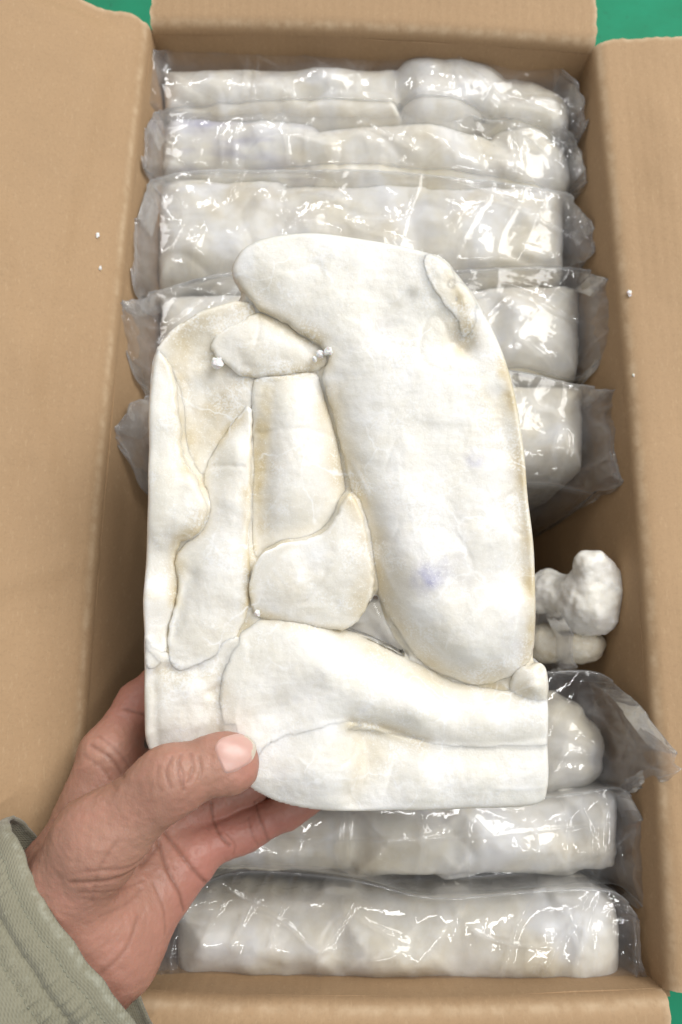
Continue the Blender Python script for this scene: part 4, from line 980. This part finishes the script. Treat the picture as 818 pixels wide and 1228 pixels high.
def chunk_parts(t):
    k = 0.455 / FPX
    def mk(prims, seed, yel, kk=0.006, amp=0.0022):
        pts = [(cf(a[0], a[1], a[2]), cf(b[0], b[1], b[2]), ra * k, rb * k) for (a, b, ra, rb) in prims]
        def f(P):
            d = None
            for a, b, ra, rb in pts:
                e = cone_d(P, a, b, ra, rb); d = e if d is None else smin(d, e, kk)
            return d - amp * fbm(P[..., 0] * 120, P[..., 1] * 120, P[..., 2] * 120, seed, 4)
        al = np.array([p[i] for p in pts for i in (0, 1)]); rm = max(max(p[2], p[3]) for p in pts) + 0.005
        V, F = surface_nets(f, al.min(0) - rm, al.max(0) + rm, 0.0011)
        new_obj('fillet', to_world(V), F, M_FLESH, t, True, {'yel': np.full(len(V), yel), 'blu': np.zeros(len(V))})
    mk([((668, 712, 0.462), (708, 718, 0.447), 24, 33), ((712, 724, 0.446), (726, 706, 0.443), 28, 19), ((704, 704, 0.443), (706, 676, 0.438), 20, 13), ((706, 676, 0.438), (716, 670, 0.437), 12, 8), ((728, 684, 0.440), (735, 712, 0.443), 11, 15), ((655, 700, 0.468), (640, 715, 0.47), 16, 20), ((690, 738, 0.452), (718, 738, 0.447), 20, 20)], 5, 0.04, 0.008, 0.0015)
    mk([((655, 772, 0.468), (700, 777, 0.455), 24, 19), ((690, 766, 0.456), (714, 772, 0.452), 15, 12)], 6, 0.6, amp=0.0014)
pack('split bag with a loose knobbly white chunk poking out, deep between the middle bags',
     [(147, 770), (156, 745), (175, 722), (300, 705), (500, 700), (620, 694), (650, 696), (690, 762)],
     [(147, 795), (156, 806), (175, 812), (300, 818), (500, 818), (620, 812), (660, 804), (690, 800)],
     [(rr(190, 722, 420, 805, 9), 0.0, 0.024, 0.026, 0.1, 0.0), (rr(400, 722, 650, 800, 9), -0.002, 0.024, 0.026, 0.08, 0.0)],
     0.15, 0.20, 6, zt=0.125, extra=chunk_parts, creases=[([(645, 710), (665, 750), (675, 795)], 0.002, 3), ([(650, 740), (662, 795)], 0.002, 2)])
pack('bagged slab at lower right of the held slab, its empty bag end fanned wide',
     [(150, 840), (200, 832), (400, 825), (560, 812), (650, 806), (715, 806), (755, 835), (790, 872), (811, 905)],
     [(150, 900), (200, 940), (400, 950), (560, 955), (650, 952), (700, 955), (740, 950), (790, 930), (811, 920)],
     [(rr(190, 840, 420, 940, 9), 0.0, 0.024, 0.026, 0.1, 0.0), (rr(400, 838, 660, 942, 9), -0.002, 0.024, 0.026, 0.08, 0.0), ([(640, 858), (670, 842), (700, 846), (712, 862), (728, 878), (732, 905), (724, 935), (690, 948), (640, 945)], 0.0, 0.024, 0.024, 0.15, 0.0)],
     0.19, 0.236, 7, creases=[([(700, 810), (735, 850), (760, 900)], 0.003, 3), ([(720, 950), (760, 930), (808, 912)], 0.004, 3), ([(730, 820), (770, 870), (800, 910)], 0.003, 3), ([(735, 930), (780, 890), (770, 850)], 0.002, 3)])
pack('bagged slab second from the near end, just below the held slab',
     [(190, 985), (220, 972), (300, 965), (450, 962), (560, 960), (650, 956), (700, 950), (745, 945), (768, 975), (778, 1000)],
     [(190, 1035), (220, 1042), (300, 1040), (420, 1052), (520, 1076), (640, 1066), (700, 1062), (745, 1064), (768, 1085), (778, 1060)],
     [(rr(205, 972, 440, 1044, 9), -0.002, 0.022, 0.024, 0.15, 0.0), (rr(425, 966, 560, 1050, 9), 0.0, 0.022, 0.022, 0.03, 0.02), (rr(540, 962, 690, 1048, 9), 0.0, 0.022, 0.022, 0.02, 0.02), (rr(670, 952, 746, 1044, 9), 0.001, 0.024, 0.024, 0.12, 0.0)],
     0.194, 0.206, 8, zt=0.190, creases=[([(300, 1004), (420, 1008), (560, 1003), (690, 992), (740, 985)], 0.0022, 2.0), ([(380, 1062), (520, 1056), (640, 1048), (700, 1040)], 0.003, 3), ([(690, 1040), (740, 1010), (772, 985)], 0.003, 2.5), ([(740, 1010), (752, 1060)], 0.003, 2.5)])
pack('bagged slab at the near end of the box, along the front wall',
     [(182, 1165), (196, 1110), (240, 1062), (300, 1044), (420, 1054), (520, 1076), (640, 1068), (720, 1066), (750, 1078), (768, 1105)],
     [(182, 1180), (200, 1184), (240, 1188), (300, 1191), (420, 1195), (520, 1199), (640, 1205), (720, 1209), (742, 1206), (770, 1165)],
     [(rr(208, 1084, 420, 1182, 9), -0.002, 0.024, 0.026, 0.18, 0.03), (rr(395, 1086, 560, 1186, 9), 0.0, 0.026, 0.03, 0.1, 0.0), (rr(535, 1084, 690, 1193, 9), -0.001, 0.024, 0.026, 0.22, 0.0), ([(660, 1090), (690, 1074), (720, 1072), (745, 1092), (750, 1130), (745, 1188), (720, 1197), (670, 1193)], 0.001, 0.024, 0.022, 0.05, 0.0)],
     0.198, 0.202, 9, zt=0.197, creases=[([(300, 1090), (345, 1110), (380, 1140), (430, 1130)], 0.0022, 2.2), ([(265, 1060), (290, 1078), (330, 1092)], 0.003, 2.5), ([(680, 1090), (690, 1130), (688, 1180)], 0.002, 2.2), ([(712, 1110), (714, 1150), (710, 1185)], 0.002, 2), ([(560, 1110), (600, 1130), (660, 1135)], 0.0015, 2.2)])

# ------------------------------------------------------------------ the hand
def px2m(r, d=0.34): return r * d / FPX
PALM = [  # (a, b, ra px, rb px)
 ((78, 1065, 0.348), (128, 905, 0.368), 50, 34),
 ((95, 1085, 0.352), (178, 935, 0.380), 48, 34),
 ((118, 1105, 0.352), (215, 985, 0.380), 50, 34),
 ((135, 1125, 0.346), (228, 1040, 0.368), 54, 30),
 ((92, 1110, 0.345), (-60, 1235, 0.330), 74, 84),
 ((60, 1075, 0.345), (-90, 1195, 0.330), 50, 60),
 ((130, 1150, 0.345), (0, 1270, 0.330), 52, 62),
]
FINGERS = [
 [((128, 905, 0.368), 33), ((166, 845, 0.388), 29), ((220, 790, 0.393), 26), ((265, 760, 0.392), 22)],
 [((178, 935, 0.380), 32), ((255, 890, 0.395), 29), ((330, 850, 0.395), 26), ((380, 830, 0.392), 22)],
 [((215, 985, 0.380), 31), ((292, 945, 0.392), 28), ((360, 905, 0.393), 26), ((405, 880, 0.390), 22)],
 [((236, 1020, 0.370), 28), ((292, 998, 0.381), 25), ((345, 972, 0.384), 23), ((392, 946, 0.386), 18)],
]
THUMB = [((72, 1082, 0.332), 56), ((118, 1008, 0.323), 47), ((205, 936, 0.319), 35), ((282, 911, 0.325), 27)]
def hand_sdf(P):
    d = None
    for a, b, ra, rb in PALM:
        e = cone_d(P, cf(*a), cf(*b), px2m(ra), px2m(rb), 1.12); d = e if d is None else smin(d, e, 0.016)
    f = None
    for ch in FINGERS:
        g = None
        for (a, ra), (b, rb) in zip(ch[:-1], ch[1:]):
            e = cone_d(P, cf(*a), cf(*b), px2m(ra), px2m(rb)); g = e if g is None else smin(g, e, 0.004)
        f = g if f is None else smin(f, g, 0.0022)
    d = smin(d, f, 0.007)
    th = None
    for (a, ra), (b, rb) in zip(THUMB[:-1], THUMB[1:]):
        e = cone_d(P, cf(*a), cf(*b), px2m(ra), px2m(rb), 1.28); th = e if th is None else smin(th, e, 0.010)
    # broad thumb pad and the swell of the knuckle
    e = cone_d(P, cf(262, 906, 0.3225), cf(276, 928, 0.3225), px2m(23), px2m(22), 1.3); th = smin(th, e, 0.008)
    # keep the palm hollow between thumb and fingers readable
    d = smin(d, th, 0.011)
    # web between thumb and index
    return d
LINES = [
 ([(206, 908), (199, 925), (205, 945)], 0.0006, 0.0009), ([(217, 905), (213, 924), (220, 947)], 0.0007, 0.0009), ([(228, 903), (231, 920), (226, 938)], 0.0006, 0.0009), ([(238, 910), (240, 922), (237, 934)], 0.0003, 0.0008), ([(190, 918), (188, 935), (193, 948)], 0.0003, 0.0009),
 ([(237, 908), (241, 920), (240, 935)], 0.0004, 0.0008), ([(213, 914), (219, 926), (220, 942)], 0.0006, 0.0008),
 ([(85, 1058), (133, 1055), (169, 1037), (190, 1014)], 0.0009, 0.0014), ([(103, 1045), (154, 1040), (183, 1018)], 0.0006, 0.0012), ([(95, 1070), (140, 1068), (172, 1055)], 0.0004, 0.0012),
 ([(190, 1008), (200, 1042), (214, 1068), (221, 1092)], 0.0010, 0.0012), ([(198, 998), (221, 1030), (241, 1053), (256, 1066)], 0.0012, 0.0012),
 ([(253, 962), (257, 986), (266, 1004), (276, 1014)], 0.0010, 0.0010), ([(306, 962), (313, 986), (322, 1008)], 0.0008, 0.0010), ([(272, 1000), (282, 1012), (280, 1025)], 0.0005, 0.0009), ([(298, 980), (302, 1000), (310, 1014)], 0.0005, 0.0009),
 ([(108, 893), (133, 910), (149, 932)], 0.0008, 0.0012), ([(118, 882), (140, 900), (155, 920)], 0.0005, 0.0010), ([(150, 850), (174, 858), (182, 866)], 0.0008, 0.0012), ([(100, 905), (125, 925), (140, 948)], 0.0004, 0.0012),
 ([(140, 1010), (120, 1040), (110, 1080)], 0.0004, 0.0012), ([(165, 1100), (150, 1140), (120, 1170)], 0.0005, 0.0014), ([(185, 1060), (196, 1090), (198, 1120)], 0.0005, 0.0011), ([(120, 1100), (150, 1085), (170, 1065)], 0.0004, 0.0012),
]
def march(px, py, d0=0.27, d1=0.42):
    px = np.asarray(px, float); py = np.asarray(py, float)
    r = np.stack([(px - CX) / FPX, (CY - py) / FPX, -np.ones_like(px)], -1)
    d = np.full(px.shape, d0)
    for _ in range(70):
        s = hand_sdf(r * d[..., None]); d = np.minimum(d + s * 0.8, d1)
    return r * d[..., None]
def build_hand():
    t = thing('person', "left hand and olive cuff of a person, thumb over the slab's lower left corner", 'person', to_world(np.array([cf(60, 1120, 0.345)]))[0])
    V, F = surface_nets(hand_sdf, np.array([-0.185, -0.250, -0.412]), np.array([0.004, -0.050, -0.285]), 0.00075)
    # surface normals from the field
    e = 0.0006
    nr = np.stack([hand_sdf(V + np.eye(3)[i] * e) - hand_sdf(V - np.eye(3)[i] * e) for i in range(3)], 1)
    nr /= np.linalg.norm(nr, axis=1)[:, None] + 1e-12
    disp = 0.0006 * fbm(V[:, 0] * 70, V[:, 1] * 70, V[:, 2] * 70, 3) + 0.00018 * fbm(V[:, 0] * 420, V[:, 1] * 420, V[:, 2] * 420, 4, 2)
    line = np.zeros(len(V))
    for (pts, amp, wd) in LINES:
        q = catmull(np.array(pts, float), 7, False)
        Q = march(q[:, 0], q[:, 1])
        dd = np.full(len(V), 1e9)
        for a, b in zip(Q[:-1], Q[1:]):
            ba = b - a
            tt = np.clip(((V - a) @ ba) / (ba @ ba + 1e-15), 0, 1)
            dd = np.minimum(dd, np.linalg.norm(V - a - tt[:, None] * ba, axis=1))
        wd *= 0.72
        g = np.exp(-(dd / wd) ** 2)
        disp -= amp * g * 0.55; disp += 0.10 * amp * np.exp(-((dd - 2.4 * wd) / (1.3 * wd)) ** 2)
        line = np.maximum(line, g * min(1, amp / 0.001))
    V2 = V + nr * disp[:, None]
    pxx = CX + V[:, 0] / -V[:, 2] * FPX; pyy = CY - V[:, 1] / -V[:, 2] * FPX
    red = np.clip(sstep(170, 260, pxx) * sstep(930, 1000, pyy) * 0.9 + sstep(980, 1180, pyy) * 0.35 + 0.6 * np.exp(-(((pxx - 300) / 25) ** 2 + ((pyy - 925) / 25) ** 2)) + 0.7 * sstep(900, 840, pyy), 0, 1)
    new_obj('hand', to_world(V2), F, M_SKIN, t, True, {'red': red, 'line': line})
    # thumbnail laid on the thumb
    nail = catmull(np.array([(256, 897), (264, 884), (284, 878), (299, 882), (307, 893), (305, 907), (296, 919), (272, 929), (263, 918)], float), 8)
    lo = nail.min(0) - 2; hi = nail.max(0) + 2
    u, v, sd, Fn, be = grid_piece(nail, 1.2)
    ax0 = np.array([262, 911.]); ax1 = np.array([304, 895.]); dirn = (ax1 - ax0) / np.linalg.norm(ax1 - ax0)
    Pn = march(u, v)
    # curved plate: parabola across, near straight along
    w = (u - 283) * -dirn[1] + (v - 903) * dirn[0]
    al = (u - 283) * dirn[0] + (v - 903) * dirn[1]
    nn = np.stack([hand_sdf(Pn + np.eye(3)[i] * e) - hand_sdf(Pn - np.eye(3)[i] * e) for i in range(3)], 1)
    nn /= np.linalg.norm(nn, axis=1)[:, None] + 1e-12
    lift = 0.0008 * sstep(0, 5, sd) + 0.0003 * sstep(8, 24, al) - 0.0002
    Pn = Pn + nn * lift[:, None]
    o = new_obj('thumbnail', to_world(Pn), Fn, M_NAIL, t, True)
    o.data.materials.append(M_NAILTIP)
    cen = al[Fn].mean(1); sdc = sd[Fn].mean(1); wc = w[Fn].mean(1)
    tip = (cen + 0.012 * wc ** 2 * 0 > 15.5) & (sdc < 6.0) 
    o.data.polygons.foreach_set('material_index', tip.astype(np.int32))
    return t
PERSON = build_hand()

# ------------------------------------------------------------------ the sleeve
def build_sleeve(t):
    c0 = cf(97, 1113, 0.345)
    ax = cf(-78, 1252, 0.322) - c0; ax /= np.linalg.norm(ax)
    # across direction along the cuff edge as it lies, and the thickness direction
    ac = cf(180, 1228, 0.345) - cf(0, 1005, 0.345); ac -= ax * (ac @ ax); ac /= np.linalg.norm(ac)
    th = np.cross(ax, ac); 
    if th[2] < 0: th = -th
    ns, na = 150, 420
    s = np.linspace(-0.002, 0.17, ns); a = np.linspace(0, 2 * math.pi, na, endpoint=False)
    S_, A_ = np.meshgrid(s, a, indexing='ij')
    hw, ht = 0.0585, 0.036
    arc = A_ * 0.048
    r = 1 + 0.25 * S_
    d = 0.0022 * fbm(S_ * 22, np.cos(A_) * 2.2, np.sin(A_) * 2.2, 3) * sstep(0.0, 0.05, S_) * 2
    pk = fbm(np.cos(A_) * 15, np.sin(A_) * 15, S_ * 18, 7, 2)
    for (s0, am, wd) in ((0.0165, -0.0019, 0.0013), (0.0065, -0.0008, 0.0010), (0.0235, -0.0008, 0.0011)):
        d = d + am * np.exp(-((S_ - s0 - 0.0006 * pk) / wd) ** 2) * (1 + 0.5 * pk)
    d = d + 0.0013 * np.sin(A_ * 78 + 3 * pk) * np.exp(-((S_ - 0.0125) / 0.0045) ** 2) * (0.5 + 0.6 * pk)
    d = d + 0.0010 * np.sin(A_ * 60 + 4 * pk) * np.exp(-((S_ - 0.022) / 0.004) ** 2)
    d = d + 0.0016 * sstep(0.016, 0.012, S_)             # doubled hem
    d = d - 0.0012 * sstep(0.0015, -0.002, S_)
    ux, uy = np.cos(A_), np.sin(A_)
    edge_wob = 0.0022 * fbm(np.cos(A_) * 1.5, np.sin(A_) * 1.5, 0, 12)
    P = c0 + ax * (S_ + edge_wob * sstep(0.03, 0, S_))[..., None] + ac * (ux * (hw * r + d))[..., None] + th * (uy * (ht * r + d))[..., None]
    def tube(P, name, parent, uv=True, worn=None):
        n, m = P.shape[:2]; idx = np.arange(n * m).reshape(n, m); nx = np.roll(idx, -1, 1)
        F = np.stack([idx[:-1], nx[:-1], nx[1:], idx[1:]], -1).reshape(-1, 4)
        o = new_obj(name, to_world(P.reshape(-1, 3)), F, M_CLOTH, parent, True, {'worn': (worn if worn is not None else np.zeros((n, m))).ravel()})
        uvl = o.data.uv_layers.new(name='UVMap')
        vi = np.empty(len(o.data.loops), np.int32); o.data.loops.foreach_get('vertex_index', vi)
        ua = np.stack([(arc if P.shape == (ns, na, 3) else arc[:n]).ravel()[vi], S_[:n].ravel()[vi]], 1)
        uvl.data.foreach_set('uv', ua.ravel().astype(np.float32))
        md = o.modifiers.new('thick', 'SOLIDIFY'); md.thickness = 0.0016; md.offset = -1
        return o
    worn = np.exp(-(S_ / 0.0014) ** 2) * 0.8 + 0.6 * np.exp(-((S_ - 0.0195) / 0.0016) ** 2) * sstep(-.2, .6, pk) + 0.5 * np.exp(-((S_ - 0.0125) / 0.002) ** 2) * sstep(0, .6, pk)
    sl = tube(P, 'sleeve', t, worn=np.clip(worn, 0, 1))
    # two rows of stitches
    nrm = np.gradient(P, axis=1); 
    Vt, Ft = [], []
    from math import tau
    for s0 in (0.0065, 0.0235):
        k = int(np.argmin(np.abs(s - s0)))
        ring = P[k]
        cen = ring.mean(0)
        tot = na
        step = 3.2
        j = 0.0
        while j < tot - 3:
            i0 = int(j); i1 = int(j + 2.0)
            p, q = ring[i0 % na], ring[i1 % na]
            out = (p - cen); out -= ax * (out @ ax); out /= np.linalg.norm(out)
            dv = q - p; ln = np.linalg.norm(dv); dv /= ln + 1e-12
            sd = np.cross(dv, out); w_ = 0.00032
            b = len(Vt)
            for f_, hh in ((0, -0.0001), (0.3, 0.0006), (0.7, 0.0006), (1, -0.0001)):
                m = p + dv * ln * f_
                Vt += [m + sd * w_ + out * (hh - 0.0003), m + out * (hh + 0.0001), m - sd * w_ + out * (hh - 0.0003)]
            for g in range(3):
                for h_ in range(2):
                    Ft.append((b + g * 3 + h_, b + g * 3 + h_ + 1, b + g * 3 + h_ + 4, b + g * 3 + h_ + 3))
            j += step
    o = new_obj('stitching', to_world(np.array(Vt)), Ft, M_THREAD, sl, True)
    o['kind'] = 'stuff'
build_sleeve(PERSON)

# ------------------------------------------------------------------ ice crumbs on the cardboard
def crumbs():
    rnd = random.Random(8)
    import mathutils
    dg = bpy.context.evaluated_depsgraph_get(); dg.update()
    for (px, py, r, lab) in ((755, 352, 0.0013, 'white ice crumb on the right flap, beside the square bag end'),
                             (117, 283, 0.0011, 'larger white ice crumb high on the left flap'),
                             (120, 322, 0.0009, 'small thin ice crumb on the left flap, below the larger one'),
                             (760, 450, 0.0006, 'tiny ice speck on the right flap, halfway down')):
        d = Vector(ray(np.array(px), np.array(py)).tolist()).normalized()
        hit, loc, nrm, _, ob, _ = S.ray_cast(dg, Vector(CAMC.tolist()), d)
        if not hit: continue
        V, F = blob_mesh(r, rnd.randint(0, 999))
        V[:, 1] *= 1.5
        V = V + np.array(loc) + np.array(nrm) * r * 0.5
        o = new_obj('ice_crumb', V, F, M_ICE, None, False)
        # origin at the crumb
        c = Vector(V.mean(0).tolist()); o.data.transform(Matrix.Translation(-c)); o.location = c
        o['label'] = lab; o['category'] = 'ice crumb'; o['group'] = 'ice crumbs scattered on the carton flaps'
crumbs()
